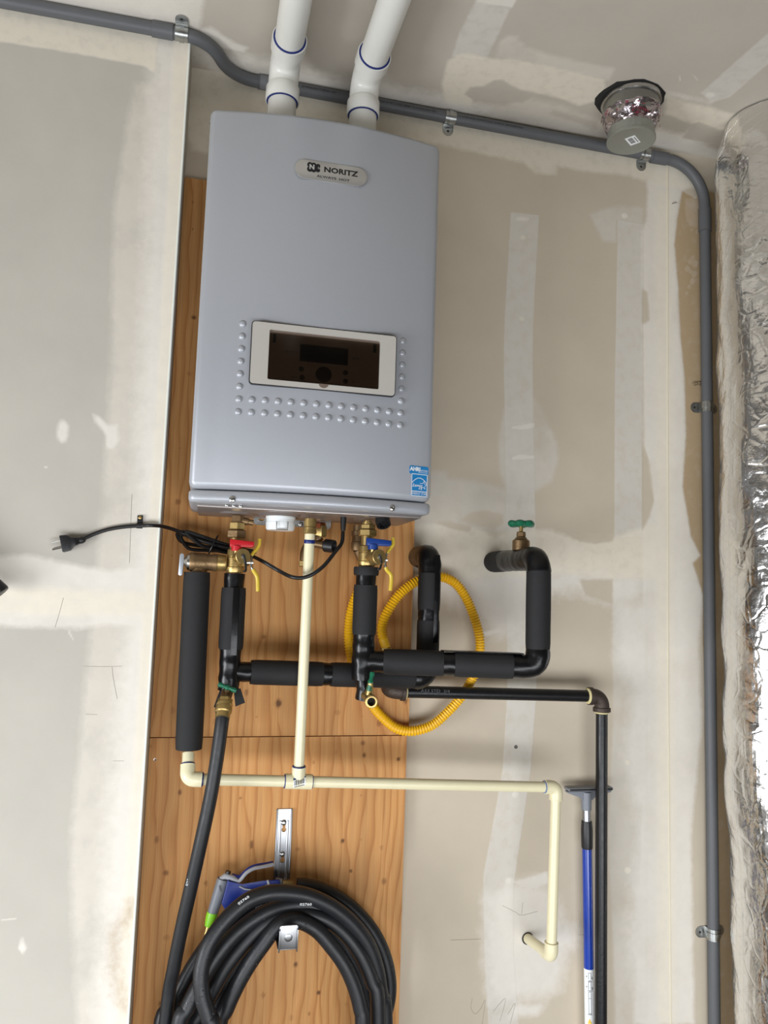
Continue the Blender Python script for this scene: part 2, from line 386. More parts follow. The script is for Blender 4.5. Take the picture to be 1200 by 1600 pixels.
# ------------------------------------------------------------------ the setting
B = 0.0
back = [
 ('cream', .006, wp(B, [(250, 60), (300, 235), (330, 240), (500, 215), (600, 213), (689, 226), (733, 236), (817, 254), (838, 270), (869, 273), (871, 259), (920, 268), (985, 275), (1030, 290), (1150, 300), (1150, 180), (700, 60)])),
 ('tape', .0016, wp(B, [(798.5, 331), (842, 336.5), (833, 500), (832, 560), (834, 700), (837, 830), (838, 1085), (829, 1205), (815, 1300), (803, 1380), (802, 1480), (810, 1600), (812, 1700), (762, 1700), (763, 1600), (757, 1480), (755, 1370), (770, 1290), (786, 1200), (793, 1080), (792, 830), (790, 700), (787, 560), (788.5, 500)])),
 ('skim', .006, wp(B, [(788, 640), (835, 622), (850, 645), (868, 690), (873, 715), (862, 750), (840, 765), (800, 785), (782, 740), (779, 690)])),
 ('skim', .008, wp(B, [(660, 735), (697, 738), (700, 748), (740, 752), (790, 764), (800, 780), (800, 832), (740, 830), (700, 815), (690, 830), (640, 850), (600, 800)])),
 ('cream', .006, wp(B, [(600, 826), (690, 815), (705, 822), (745, 826), (775, 838), (800, 828), (862, 828), (897, 842), (930, 846), (960, 838), (990, 828), (1030, 815), (1045, 830), (1045, 905), (960, 905), (880, 896), (800, 900), (700, 905), (640, 912), (600, 920)])),
 ('mud', .02, wp(B, [(640, 905), (740, 890), (800, 890), (900, 892), (1000, 900), (1000, 935), (960, 945), (900, 925), (860, 930), (830, 985), (780, 995), (740, 960), (690, 935), (640, 940)])),
 ('mud', .003, wp(B, [(752, 988), (785, 978), (805, 960), (812, 968), (798, 985), (760, 994)])),
 ('tape', .0016, wp(B, [(965.5, 343), (1005, 350), (1003.5, 600), (1003, 838), (960, 840), (961, 600)])),
 ('skim', .006, wp(B, [(922, 335), (965, 320), (1005, 325), (1005, 350), (965, 345), (962, 378), (942, 376)])),
 ('paper', .003, wp(B, [(1003, 450), (1011, 456), (1014, 500), (1003, 506)])), ('paper', .003, wp(B, [(1004, 690), (1012, 715), (1022, 782), (1014, 806), (1004, 828)])),
 ('paper', .003, wp(B, [(672, 815), (692, 813), (736, 822), (735, 831), (712, 828)])), ('paper', .004, wp(B, [(716, 814), (735, 801), (760, 797), (786, 804), (787, 818), (772, 828), (752, 822)])), ('paper', .003, wp(B, [(893, 836), (925, 834), (960, 836), (958, 846), (930, 850), (905, 846)])), ('paper', .004, wp(B, [(905, 905), (958, 905), (958, 945), (915, 930)])),
 ('mud', .006, wp(B, [(1012, 285), (1010, 345), (1003, 360), (1003, 452), (1012, 458), (1014, 500), (1004, 505), (1006, 700), (1014, 720), (1021, 785), (1015, 805), (1004, 830), (1004, 910), (1000, 1000), (1000, 1300), (990, 1600), (1085, 1600), (1080, 1300), (1096, 1140), (1092, 1000), (1099, 930), (1083, 880), (1095, 868), (1080, 838), (1067, 760), (1072, 680), (1069, 590), (1062, 520), (1059, 450), (1054, 380), (1057, 345), (1065, 300), (1110, 270), (1040, 240)])),
 ('cream', .010, wp(B, [(1024, 300), (1026, 900), (1028, 1600), (1056, 1600), (1052, 900), (1050, 300)])),
 ('skim', .004, wp(B, [(958, 905), (958, 1135), (950, 1300), (958, 1480), (965, 1700), (1010, 1700), (1010, 905)])),
 ('mud', .02, wp(B, [(965, 940), (962, 1030), (990, 1080), (975, 1180), (1000, 1300), (980, 1450), (1005, 1650), (1040, 1650), (1040, 940)])),
 ('brown', .0025, wp(B, [(1066, 298), (1058, 345), (1054, 382), (1060, 450), (1063, 520), (1070, 590), (1072, 680), (1067, 760), (1080, 838), (1095, 868), (1083, 880), (1099, 930), (1098, 1000), (1103, 1080), (1101, 1140), (1104, 1230), (1106, 1340), (1108, 1700), (1300, 1700), (1300, 305), (1105, 300), (1086, 310)])),
 ('mud', .003, wp(B, [(1070, 310), (1093, 308), (1092, 356), (1078, 352), (1072, 338)])),
 ('mud', .02, wp(B, [(790, 1385), (830, 1372), (860, 1390), (884, 1440), (905, 1462), (886, 1490), (875, 1545), (850, 1560), (815, 1565), (765, 1560), (757, 1500), (758, 1400)])),
 ('mud', .004, wp(B, [(797, 1378), (826, 1370), (856, 1362), (858, 1380), (830, 1392)])),
 ('mud', .008, wp(B, [(800, 1570), (845, 1568), (851, 1575), (838, 1586), (795, 1590)])),
 ('mud', .003, wp(B, blob(816, 342, 11, 3)) ), ('cream', .003, wp(B, blob(815, 498, 4, 3))), ('cream', .003, wp(B, blob(817, 371, 4, 3))),
 ('mud', .002, wp(B, blob(976, 337, 5, 4))), ('mud', .002, wp(B, blob(805, 1241, 5, 5))), ('mud', .002, wp(B, blob(795, 1376, 5, 5))), ('cream', .002, wp(B, blob(981, 1360, 5, 5))), ('cream', .002, wp(B, blob(981, 1191, 4, 4))),
 ('mud', .0015, wp(B, [(799, 666), (815, 664), (835, 660), (835, 668), (815, 671), (799, 669)])), ('mud', .0015, wp(B, [(800, 714), (812, 710), (835, 712), (835, 716), (800, 718)])),
]
for cx, cy, r in ((1083, 402, 3), (1079, 408, 4), (1086, 412, 5), (1074, 420, 4), (1080, 424, 3), (1085, 428, 4), (1082, 440, 4), (1077, 448, 3), (1073, 458, 3), (1090, 362, 3), (1081, 359, 2)):
    back.append(('mud', .0015, wp(B, blob(cx, cy, r, r*1.2))))
zs = np.concatenate([[0.0], np.arange(.56, CEIL, .004), [CEIL]])
xs = np.concatenate([[-2.6], np.arange(-.14, 1.36, .004), [1.95]])
grid_surface('wall_back', xs, zs, lambda P: np.stack([P[:, 0], 0*P[:, 0], P[:, 1]], 1), back, DRY_BACK)

E_ = STEP
left = [
 ('mud', .02, wp(E_, [(236, 60), (234, 200), (229, 300), (224, 480), (216, 640), (212, 780), (204, 900), (196, 1000), (180, 1120), (170, 1250), (163, 1400), (150, 1600), (148, 1700), (260, 1700), (330, 60)])),
 ('skim', .008, wp(E_, [(210, 130), (190, 250), (178, 330), (172, 600), (160, 780), (150, 900), (135, 1050), (122, 1200), (111, 1300), (113, 1430), (121, 1600), (122, 1700), (190, 1700), (240, 900), (250, 130)])),
 ('cream', .005, wp(E_, [(272, 60), (262, 300), (240, 700), (214, 1100), (194, 1400), (180, 1600), (176, 1700), (230, 1700), (330, 60)])),
 ('mud', .006, wp(E_, [(-80, 865), (0, 870), (25, 866), (60, 869), (100, 879), (140, 887), (170, 892), (205, 885), (240, 885), (230, 985), (170, 975), (130, 982), (60, 980), (0, 978), (-80, 975)])),
 ('cream', .008, wp(E_, [(-80, 912), (0, 918), (100, 920), (200, 924), (240, 925), (235, 964), (200, 962), (100, 962), (0, 958), (-80, 955)])),
 ('cream', .003, wp(E_, [(-120, 46), (0, 65), (80, 77), (150, 89), (205, 99), (228, 104), (242, 112), (250, 20), (-120, -40)])),
 ('mud', .004, wp(E_, blob(98, 674, 9, 18))), ('mud', .004, wp(E_, [(146, 648), (156, 650), (168, 664), (184, 664), (186, 690), (178, 700), (167, 700), (166, 680), (150, 660)])),
 ('mud', .003, wp(E_, [(35, 1465), (41, 1482), (36, 1491), (29, 1482)])), ('mud', .0015, wp(E_, [(2, 1437), (26, 1434), (26, 1436), (2, 1439)])),
 ('mud', .0015, wp(E_, [(108, 985), (116, 999), (114, 1000), (106, 987)])), ('mud', .0015, wp(E_, blob(72, 730, 3, 1.5))),
 ('brown', .02, wp(E_, [(206, 1412), (197, 1430), (183, 1448), (177, 1465), (178, 1520), (186, 1558), (198, 1574), (198, 1570), (188, 1555), (181, 1520), (180, 1468), (190, 1448), (204, 1430)])),
]
xl = np.concatenate([[-2.6], np.arange(-.66, -.101, .004), [-.101]])
grid_surface('wall_left', xl, zs, lambda P: np.stack([P[:, 0], 0*P[:, 0]+STEP, P[:, 1]], 1), left, DRY_LEFT)
# the return face of the step and the metal corner bead nosing
struct(M().box((-.1045, STEP/2+.0005, CEIL/2), (.006, -STEP-.002, CEIL)).build('trim_2', PLAINWALL))
struct(M().tube([(-.102, STEP+.0005, 0.0), (-.102, STEP+.0005, CEIL)], .0022, 10).build('trim_1', BEAD))

ceil = [
 ('mud', .006, cp([(-100, -60), (-100, 60), (150, 30), (250, 70), (295, 75), (312, 45), (318, 0), (318, -60)])),
 ('mud', .006, cp([(311, 45), (330, 42), (352, 58), (370, 68), (388, 74), (380, 82), (345, 75), (312, 66)])),
 ('mud', .020, cp([(300, 75), (345, 80), (400, 92), (430, 90), (480, 110), (560, 130), (640, 140), (700, 150), (760, 170), (700, 200), (450, 150), (330, 110)])),
 ('tape', .003, cp([(742, 2), (797, 13), (760, 92), (706, 88), (718, 50)])), ('mud', .003, cp([(744, -8), (808, -2), (800, 12), (744, 4)])),
 ('cream', .005, cp([(699, 95), (718, 84), (738, 84), (770, 92), (800, 92), (860, 104), (945, 124), (945, 145), (930, 158), (905, 165), (885, 157), (850, 147), (812, 140), (785, 125), (772, 125), (755, 135), (734, 136), (726, 147), (740, 153), (735, 168), (695, 160), (690, 130)])),
 ('skim', .006, cp([(776, 90), (780, 64), (795, 55), (808, 58), (820, 72), (850, 82), (900, 95), (960, 107), (952, 125), (860, 108), (800, 94)])),
 ('skim', .010, cp([(735, 160), (790, 165), (815, 150), (880, 165), (940, 190), (940, 220), (860, 200), (760, 180)])),
 ('tape', .003, cp([(1095, 145), (1210, 42), (1225, 78), (1140, 152), (1112, 160)])),
 ('cream', .006, cp([(1040, 148), (1070, 160), (1110, 166), (1160, 184), (1150, 205), (1100, 200), (1040, 178)])),
 ('mud', .010, cp([(1030, 200), (1080, 215), (1130, 240), (1130, 270), (1050, 245), (1000, 215)])), ('mud', .012, cp([(1000, 160), (1060, 150), (1110, 160), (1060, 150), (1010, 140)])),
 ('paper', .004, cp([(728, 147), (736, 137), (757, 136), (774, 126), (786, 128), (812, 141), (832, 150), (818, 160), (780, 160), (738, 156)])), ('paper', .004, cp([(1066, 216), (1082, 194), (1092, 190), (1132, 206), (1126, 226)])), ('paper', .006, cp([(858, 178), (866, 172), (935, 190), (932, 202)])),
 ('skim', .006, cp([(1085, 195), (1130, 200), (1128, 225), (1070, 222), (1055, 215)])),
 ('mud', .0015, cp([(1061, 117), (1062, 128), (1063, 128), (1062.5, 117)])), ('mud', .0015, cp([(1082, 117), (1090, 126), (1091, 125), (1084, 117)])), ('mud', .004, cp(blob(1110, 148, 7, 4))),
]
cx_ = np.concatenate([[-2.6], np.arange(-.7, 1.4, .004), [1.95]]); cy_ = np.concatenate([[-2.4], np.arange(-.56, 0.0, .004), [0.0]])
grid_surface('ceiling', cx_, cy_, lambda P: np.stack([P[:, 0], P[:, 1], 0*P[:, 0]+CEIL], 1), ceil, DRY_CEIL)
struct(M().box((-.35, -1.2, -.02), (4.7, 2.5, .04)).build('floor', CONCRETE))
struct(M().box((1.97, -1.2, CEIL/2), (.04, 2.4, CEIL)).build('wall_right', DARKWALL))
w = M(); w.box((-2.64, -.525, CEIL/2), (.08, 1.05, CEIL)); w.box((-2.64, -1.65, (CEIL+1.25)/2), (.08, 1.2, CEIL-1.25)); w.box((-2.64, -2.33, CEIL/2), (.08, .16, CEIL))
struct(w.build('wall_side', DARKWALL))  # opening made up to suit the added side light
# front wall: unseen, its low gap made up to suit the added lights
w = M(); w.box((1.66, -2.40, CEIL/2), (.6, .08, CEIL)); w.box((-.62, -2.40, (CEIL+.89)/2), (3.96, .08, CEIL-.89))
struct(w.build('wall_front', DARKWALL))

# vertical ridge of the corner tape on the back wall
struct(M().tube([at(1043, 262, -.0005), at(1043, 600, 0), at(1044, 1100, -.0005), at(1048.5, 1640, 0)], .0013, 8).build('trim_3', mat('mud_ridge', srgb(226, 216, 190), .8)))

# ------------------------------------------------------------------ plywood backer boards
def ply_mat():
    m = bpy.data.materials.new('plywood'); m.use_nodes = True; nt = m.node_tree; N = nt.nodes; Lk = nt.links.new; b = N['Principled BSDF']
    b.inputs['Roughness'].default_value = .62; b.inputs['Specular IOR Level'].default_value = .3
    def math_(op, *a):
        q = N.new('ShaderNodeMath'); q.operation = op
        for i, x in enumerate(a):
            if isinstance(x, (int, float)): q.inputs[i].default_value = x
            else: Lk(x, q.inputs[i])
        return q.outputs[0]
    g = N.new('ShaderNodeAttribute'); g.attribute_name = 'grain'; kn = N.new('ShaderNodeAttribute'); kn.attribute_name = 'knot'
    tc = N.new('ShaderNodeTexCoord')
    mp = N.new('ShaderNodeMapping'); mp.inputs['Scale'].default_value = (6, 6, 1.5); Lk(tc.outputs['Object'], mp.inputs[0])
    warp = N.new('ShaderNodeTexNoise'); warp.inputs['Scale'].default_value = 1.0; warp.inputs['Detail'].default_value = 3; Lk(mp.outputs[0], warp.inputs['Vector'])
    t = math_('ADD', g.outputs['Fac'], math_('MULTIPLY', warp.outputs[0], .13))
    ring = math_('FRACT', math_('MULTIPLY', t, 46))
    ramp = N.new('ShaderNodeValToRGB'); e = ramp.color_ramp.elements
    e[0].position = 0; e[0].color = srgb(200, 146, 88); e[1].position = 1; e[1].color = srgb(199, 145, 87)
    for p, c in ((.35, srgb(205, 152, 94)), (.70, srgb(196, 140, 82)), (.92, srgb(180, 122, 68)), (.96, srgb(190, 134, 78))):
        q = e.new(p); q.color = c
    Lk(ring, ramp.inputs[0])
    mp2 = N.new('ShaderNodeMapping'); mp2.inputs['Scale'].default_value = (420, 420, 9); Lk(tc.outputs['Object'], mp2.inputs[0])
    fib = N.new('ShaderNodeTexNoise'); fib.inputs['Scale'].default_value = 1.0; fib.inputs['Detail'].default_value = 3; Lk(mp2.outputs[0], fib.inputs['Vector'])
    r = N.new('ShaderNodeMapRange'); r.inputs[1].default_value = .3; r.inputs[2].default_value = .7; r.inputs[3].default_value = .90; r.inputs[4].default_value = 1.08; Lk(fib.outputs[0], r.inputs[0])
    mp3 = N.new('ShaderNodeMapping'); mp3.inputs['Scale'].default_value = (14, 14, 2.2); Lk(tc.outputs['Object'], mp3.inputs[0])
    big = N.new('ShaderNodeTexNoise'); big.inputs['Scale'].default_value = 1.0; Lk(mp3.outputs[0], big.inputs['Vector'])
    r2 = N.new('ShaderNodeMapRange'); r2.inputs[1].default_value = .3; r2.inputs[2].default_value = .7; r2.inputs[3].default_value = .84; r2.inputs[4].default_value = 1.1; Lk(big.outputs[0], r2.inputs[0])
    sc = N.new('ShaderNodeVectorMath'); sc.operation = 'SCALE'; Lk(ramp.outputs[0], sc.inputs[0]); Lk(math_('MULTIPLY', r.outputs[0], r2.outputs[0]), sc.inputs['Scale'])
    k1 = N.new('ShaderNodeMapRange'); k1.inputs[1].default_value = .35; k1.inputs[2].default_value = 1.0; k1.inputs[3].default_value = .0; k1.inputs[4].default_value = .85; Lk(math_('ADD', kn.outputs['Fac'], math_('MULTIPLY', math_('SUBTRACT', fib.outputs[0], .5), .25)), k1.inputs[0])
    mx = N.new('ShaderNodeMix'); mx.data_type = 'RGBA'; Lk(k1.outputs[0], mx.inputs[0]); Lk(sc.outputs[0], mx.inputs[6]); kr = N.new('ShaderNodeValToRGB'); ke = kr.color_ramp.elements; ke[0].position = .55; ke[0].color = srgb(146, 92, 48); ke[1].position = 1.0; ke[1].color = srgb(78, 46, 26); Lk(kn.outputs['Fac'], kr.inputs[0]); Lk(kr.outputs[0], mx.inputs[7])
    Lk(mx.outputs[2], b.inputs['Base Color'])
    bp = N.new('ShaderNodeBump'); bp.inputs['Strength'].default_value = .12; bp.inputs['Distance'].default_value = .001; Lk(fib.outputs[0], bp.inputs['Height']); Lk(bp.outputs[0], b.inputs['Normal'])
    return m
PLY = ply_mat(); PT = .018
KNOTS = [(301, 316, 5), (301, 358, 3), (303, 496, 7), (296, 584, 9), (278, 784, 12), (281, 700, 4), (269, 868, 4), (252, 1113, 5), (270, 1110, 10), (412, 995, 7), (385, 1082, 9), (435, 1099, 11), (527, 1113, 12), (592, 1130, 11), (634, 1094, 10), (401, 1120, 4), (566, 1119, 5), (337, 1128, 12),
         (567, 1161, 6), (569, 1180, 6), (623, 1186, 8), (525, 1175, 5), (490, 1191, 5), (242, 1187, 4), (235, 1166, 5), (245, 1312, 9), (259, 1364, 7), (281, 1238, 6), (322, 1380, 8), (393, 1320, 11), (465, 1327, 6), (535, 1314, 9), (596, 1324, 9), (564, 1312, 4), (548, 1361, 6), (600, 1377, 7), (503, 1378, 5), (376, 1247, 4), (564, 1243, 4), (250, 1568, 8), (260, 1465, 11), (411, 1555, 9), (498, 1551, 9), (462, 1507, 7), (541, 1569, 6), (455, 1590, 11), (483, 1584, 5)]
def board(name, z0, z1, label, seed):
    x0, x1 = -.1005, (.4488 if z0 > 1 else .4450)
    us = np.arange(x0, x1+1e-6, (x1-x0)/139); vs = np.arange(z0, z1+1e-6, (z1-z0)/max(4, round((z1-z0)/.004)))
    U, W = np.meshgrid(us, vs); nu, nv = len(us), len(vs); P = np.stack([U.ravel(), W.ravel()], 1)
    gr = P[:, 0]+seed; kn = np.zeros(len(P))
    for x, y, r in KNOTS:
        c = at(x, y, -PT); rr = r*.0012*.8
        dx = P[:, 0]-c.x; dz = P[:, 1]-c.z
        gr = gr + np.sign(dx+1e-9)*rr*1.0*np.exp(-(np.abs(dx)/(rr*2.6)))*np.exp(-(dz/(rr*6))**2)
        el = .7+.5*((x*7+y*3) % 10)/10; d = np.hypot(dx/(.75+.4*((x*3+y) % 7)/7), dz*el)/rr; kn = np.maximum(kn, np.clip(1.5-d, 0, 1)*(.62+.38*((x+y) % 5)/4)-(.30*np.clip(1-np.abs(d-.8)/.25, 0, 1) if r > 7 else 0))
    n = nu*nv; L = np.array([(x0+x1)/2, -PT/2-.0008, (z0+z1)/2])
    front = np.stack([P[:, 0], 0*P[:, 0]-PT, P[:, 1]], 1); yb_ = -.0012; bk = np.array([(x0, yb_, z0), (x1, yb_, z0), (x1, yb_, z1), (x0, yb_, z1)])
    i = np.arange(n).reshape(nv, nu); F = [tuple(q) for q in np.stack([i[:-1, :-1], i[:-1, 1:], i[1:, 1:], i[1:, :-1]], -1).reshape(-1, 4).tolist()]
    F += [tuple(i[0, ::-1].tolist())+(n, n+1), tuple(i[-1].tolist())+(n+2, n+3), tuple(i[:, 0].tolist())+(n+3, n), tuple(i[::-1, -1].tolist())+(n+1, n+2), (n, n+3, n+2, n+1)]
    me = bpy.data.meshes.new(name); me.from_pydata((np.concatenate([front, bk])-L).tolist(), [], F); me.update()
    for a, val in (('grain', gr), ('knot', kn)):
        v = np.concatenate([val, [0, .01, .02, .03]]); me.attributes.new(a, 'FLOAT', 'POINT').data.foreach_set('value', v)
    me.materials.append(PLY); o = bpy.data.objects.new(name, me); COL.objects.link(o); o.location = L; ORG[o.name] = V(L)
    return tag(o, label, 'board')
SEAM = 1.2376
upper = board('plywood_board', SEAM+.0010, 2.4515, 'tall straight-grained plywood board on the wall behind the water heater', .0)
lower = board('plywood_board', .02, SEAM-.0010, 'knotty plywood board below the seam, behind the coiled hose', .37)

# ------------------------------------------------------------------ more shape helpers
def pr(x, y, Y, wpx):
    """radius of a round bar that spans wpx pixels at that place"""
    a, b = ray(x-wpx/2, y), ray(x+wpx/2, y); return (at(x, y, Y)-CAM).length*math.sin(a.angle(b)/2)
def holeplate(outer, holes, o, ux, uy, th):
    """flat plate with real holes"""
    m = M(); o = V(o); ux = V(ux).normalized(); uy = V(uy).normalized(); nz = ux.cross(uy)
    bm = bmesh.new(); es = []; loops = []
    for lp in [outer]+holes:
        vs = [bm.verts.new((p[0], p[1], 0)) for p in lp]; loops.append(len(lp))
        es += [bm.edges.new((vs[i-1], vs[i])) for i in range(len(vs))]
    bmesh.ops.triangle_fill(bm, use_beauty=True, use_dissolve=False, edges=es)
    r = bmesh.ops.extrude_face_region(bm, geom=bm.faces[:])
    for q in r['geom']:
        if isinstance(q, bmesh.types.BMVert): q.co.z += th
    bm.verts.index_update()
    m.add([o+ux*q.co.x+uy*q.co.y+nz*q.co.z for q in bm.verts], [tuple(q.index for q in f.verts) for f in bm.faces]); bm.free()
    return m
def sub(a, b, n): return [along(a, b, k/n) for k in range(n+1)]
def sleeve(pts, r, seed=0, dens=.012, wob=.02):
    """foam insulation: soft tube with a slightly uneven girth"""
    P = []
    for i in range(len(pts)-1):
        n = max(1, int((V(pts[i+1])-V(pts[i])).length/dens)); P += [along(pts[i], pts[i+1], k/n) for k in range(n)]
    P.append(V(pts[-1])); N = len(P)
    rr = [r*(1+wob*mnoise.noise(p*16+V((seed, 0, 0)))) for p in P]; rr[0] *= .965; rr[-1] *= .965
    return M().tube(P, rr, 22)
def wrapped(pts, r, seed=0, wob=.07):
    P = []
    for i in range(len(pts)-1):
        n = max(1, int((V(pts[i+1])-V(pts[i])).length/.005)); P += [along(pts[i], pts[i+1], k/n) for k in range(n)]
    P.append(V(pts[-1]))
    m = M().tube(P, [r*(1+wob*mnoise.noise(p*55+V((seed, 3, 1)))) for p in P], 22)
    for q in m.v: q += V((mnoise.noise(q*90), mnoise.noise(q*90+V((9, 0, 0))), mnoise.noise(q*90+V((0, 9, 0)))))*.0012
    return m
UP, DN, RT, FR = V((0, 0, 1)), V((0, 0, -1)), V((1, 0, 0)), V((0, -1, 0))
def hexnut(o, axis, h, r, ch=.12):
    m = M(); m.lathe(o, axis, [(0, r*(1-ch)), (h*.12, r), (h*.88, r), (h, r*(1-ch))], 6); return m
def screwhead(o, axis, r):
    return M().lathe(o, axis, [(0, r), (r*.35, r*.95), (r*.6, r*.6), (r*.62, r*.3), (r*.35, r*.28)], 12)

# ------------------------------------------------------------------ water heater
HX, HW = .1895, .2358
def fy(x): return -.232-.030*(1-((x-HX)/HW)**2)
def plan(i, z, yb=-.022, r=.014):
    hw = HW-i; pts = [(HX-hw, yb)]; xe = HX-hw+r*.74; a1 = math.radians(255)
    ye = fy(xe+i)+i; cyy = ye+r*.966; c = (HX-hw+r, cyy)
    arc = [(c[0]+r*math.cos(a), c[1]+r*math.sin(a)) for a in [pi+(a1-pi)*k/5 for k in range(6)]]
    pts += arc
    n = 22; x0 = arc[-1][0]; x1 = 2*HX-x0
    for k in range(1, n):
        x = x0+(x1-x0)*k/n; u = (x-HX)/hw*HW+HX; pts.append((x, fy(u)+i))
    pts += [(2*HX-p[0], p[1]) for p in reversed(arc)] + [(HX+hw, yb)]
    return [V((p[0], p[1], z)) for p in pts]
ZB, ZT = 1.732, 2.487
heater = thing('water_heater', 'large silver wall-hung tankless water heater with a dark control window', 'heater', (HX, -.14, ZB))
m = M().loft([plan(.016, ZB-.001), plan(.009, ZB), plan(.003, ZB+.005), plan(0, ZB+.013), plan(0, ZT-.010), plan(.0025, ZT-.003), plan(.008, ZT)])
case = m.build('front_cover', PAINT, heater, 50)
m = M().loft([plan(.010, 1.7065), plan(.003, 1.7085), plan(.0005, 1.713), plan(.0005, 1.726), plan(.004, 1.7295), plan(.013, 1.7305)])
m.build('bottom_lip', PAINT, heater, 50)
m = M(); m.box((HX, -.122, 1.7035), (.438, .196, .008), bev=.002)
m.lathe((.047, -.13, 1.700), DN, [(0, .034), (.004, .030)], 24); m.lathe((.132, -.15, 1.700), DN, [(0, .046), (.006, .038)], 24); m.lathe((.197, -.13, 1.700), DN, [(0, .045), (.006, .036)], 24); m.lathe((.325, -.13, 1.700), DN, [(0, .04), (.003, .034)], 24)
m.build('bottom_panel', PAINT_DARK, heater)
def hp(x, y, out=0.0):
    Y = -.25
    for _ in range(6): p = at(x, y, Y); Y = fy(p.x)
    p = at(x, y, Y); d = 2*.030*(p.x-HX)/HW**2; n = V((d, -1, 0)).normalized()
    return p+n*out, V((1, d, 0)).normalized(), n
# rows of embossed dimples
dm = bpy.data.meshes.new('dimple'); bm = bmesh.new(); R = .0074; prof = [(0, R*1.0), (.0012, R*.92), (.0030, R*.68), (.0042, R*.36)]
rings = [[bm.verts.new((r*math.cos(2*pi*k/14), -h, r*math.sin(2*pi*k/14))) for k in range(14)] for h, r in prof]; tip = bm.verts.new((0, -.0046, 0))
for a, b in zip(rings, rings[1:]):
    for k in range(14): bm.faces.new((a[k], a[(k+1) % 14], b[(k+1) % 14], b[k]))
for k in range(14): bm.faces.new((rings[-1][k], rings[-1][(k+1) % 14], tip))
bmesh.ops.recalc_face_normals(bm, faces=bm.faces[:]); bm.to_mesh(dm); bm.free(); dm.polygons.foreach_set('use_smooth', [True]*len(dm.polygons)); dm.materials.append(PAINT)
z1, z2 = hp(373, 624)[0].z, hp(372.3, 643.5)[0].z; xL, xR = hp(373, 624)[0].x, hp(625.5, 666)[0].x
dz = (hp(378, 506)[0].z-z2)/7
spots = [(xL+(xR-xL)*k/13, z2+dz*j) for j in (0, 1) for k in range(14)]+[(x, z2+dz*j) for j in range(2, 8) for x in (xL, xR)]
for x, z in spots:
    o = bpy.data.objects.new('dimple', dm); COL.objects.link(o); o.parent = heater
    o.location = V((x, fy(x)+.0003, z))-ORG['water_heater']; o.rotation_euler.z = math.atan(2*.030*(x-HX)/HW**2)
# name plate
bL, bR, bT, bB = hp(462, 263)[0], hp(574, 277)[0], hp(520, 255)[0], hp(520, 284.5)[0]
bc, bux, bn = hp(517.5, 270.5); W_ = bR.x-bL.x; H_ = bT.z-bB.z
plate = M().plate(rrect(W_, H_, H_/2-.0005, 8), bc, bux, UP, .0022, .0007).build('name_plate', mat('plate_silver', srgb(186, 184, 180), .3, .6), heater)
tl = .0025
lg = M(); lo = bc-bux*W_*.225+UP*H_*.12
for dx, dz_ in ((-.0105, .0045), (-.0105, -.0045), (-.003, .0045), (-.003, -.0045), (-.0068, 0)): lg.plate(circ(dx, dz_, .0056, 14), lo+bn*(.0016+abs(dx)*.01), bux, UP, .0009)
for dx, dz_ in ((.0055, .0042), (.0055, -.0042), (.0012, 0)): lg.plate(circ(dx, dz_, .0044, 14), lo+bn*(.0017+dx*.01), bux, UP, .0009)
lg.build('logo', INK, plate)
M().text('N', .0135, lo-bux*.0066, bux, UP, lift=tl+.0004, bold=.0006).text('E', .006, lo+bux*.0065, bux, UP, lift=tl+.0004).build('logo_letter', mat('plate_silver2', srgb(186, 184, 180), .4, .2), plate, 0)
M().text('NORITZ', .0150, bc+bux*W_*.13+UP*H_*.10, bux, UP, lift=tl, sx=1.22, bold=.0005).text('®', .006, bc+bux*W_*.355+UP*H_*.22, bux, UP, lift=tl).build('lettering', INK, plate, 0)
M().text('ALWAYS  HOT', .0066, bc+bux*W_*.03-UP*H_*.30, bux, UP, lift=tl, sx=1.5, bold=.00012).build('lettering', INK, plate, 0)
# control panel: bezel, recess, smoked cover
def rect(px): 
    q = [hp(*p)[0] for p in px]; return (q[0].x+q[3].x)/2, (q[1].x+q[2].x)/2, (q[2].z+q[3].z)/2, (q[0].z+q[1].z)/2
x0, x1, zz0, zz1 = rect([(393.8, 504.6), (616, 530), (614.2, 622.4), (390, 600.3)])
a0, a1, c0, c1 = rect([(420.7, 516.7), (592, 535.7), (590, 611), (417, 594)])
pcx, pcz = (x0+x1)/2, (zz0+zz1)/2; pn = V((2*.030*(pcx-HX)/HW**2, -1, 0)).normalized(); pux = UP.cross(pn)*1.0; pux = V((-pn.y, pn.x, 0)).normalized(); po = V((pcx, fy(pcx), pcz))
def ploc(x, z, out=0): return po+pux*(x-pcx)+UP*(z-pcz)+pn*out
fw, fh = x1-x0, zz1-zz0; iw, ih = a1-a0, c1-c0; icx, icz = (a0+a1)/2-pcx, (c0+c1)/2-pcz
holeplate(rrect(fw+.0032, fh+.0032, .007), [[(p[0]+icx, p[1]+icz) for p in rrect(iw+.004, ih+.004, .003)]], po-pn*.004, pux, UP, .0066).build('panel_gasket', BLACKP, heater)
bez = holeplate(rrect(fw, fh, .006), [[(p[0]+icx, p[1]+icz) for p in rrect(iw, ih, .003)]], po-pn*.003, pux, UP, .0072).build('panel_bezel', BEZEL, heater)
pan = M().plate([(p[0]+icx, p[1]+icz) for p in rrect(iw, ih, .002)], po-pn*.0028, pux, UP, .0034).build('control_panel', PANELDARK, heater)
def cpx(cx, cz): p = hp(340+cx/3.529, 470+cz/3.529)[0]; return p.x-pcx, p.z-pcz
lx0, lz1 = cpx(455, 238); lx1, lz0 = cpx(716, 362); lz1 = cpx(585, 252)[1]; lz0 = cpx(585, 345)[1]
M().plate([(lx0, lz0), (lx1, lz0), (lx1, lz1), (lx0, lz1)], po+pn*.0005, pux, UP, .0008).build('display', LCD, pan)
dxc, dzc = cpx(585, 408)
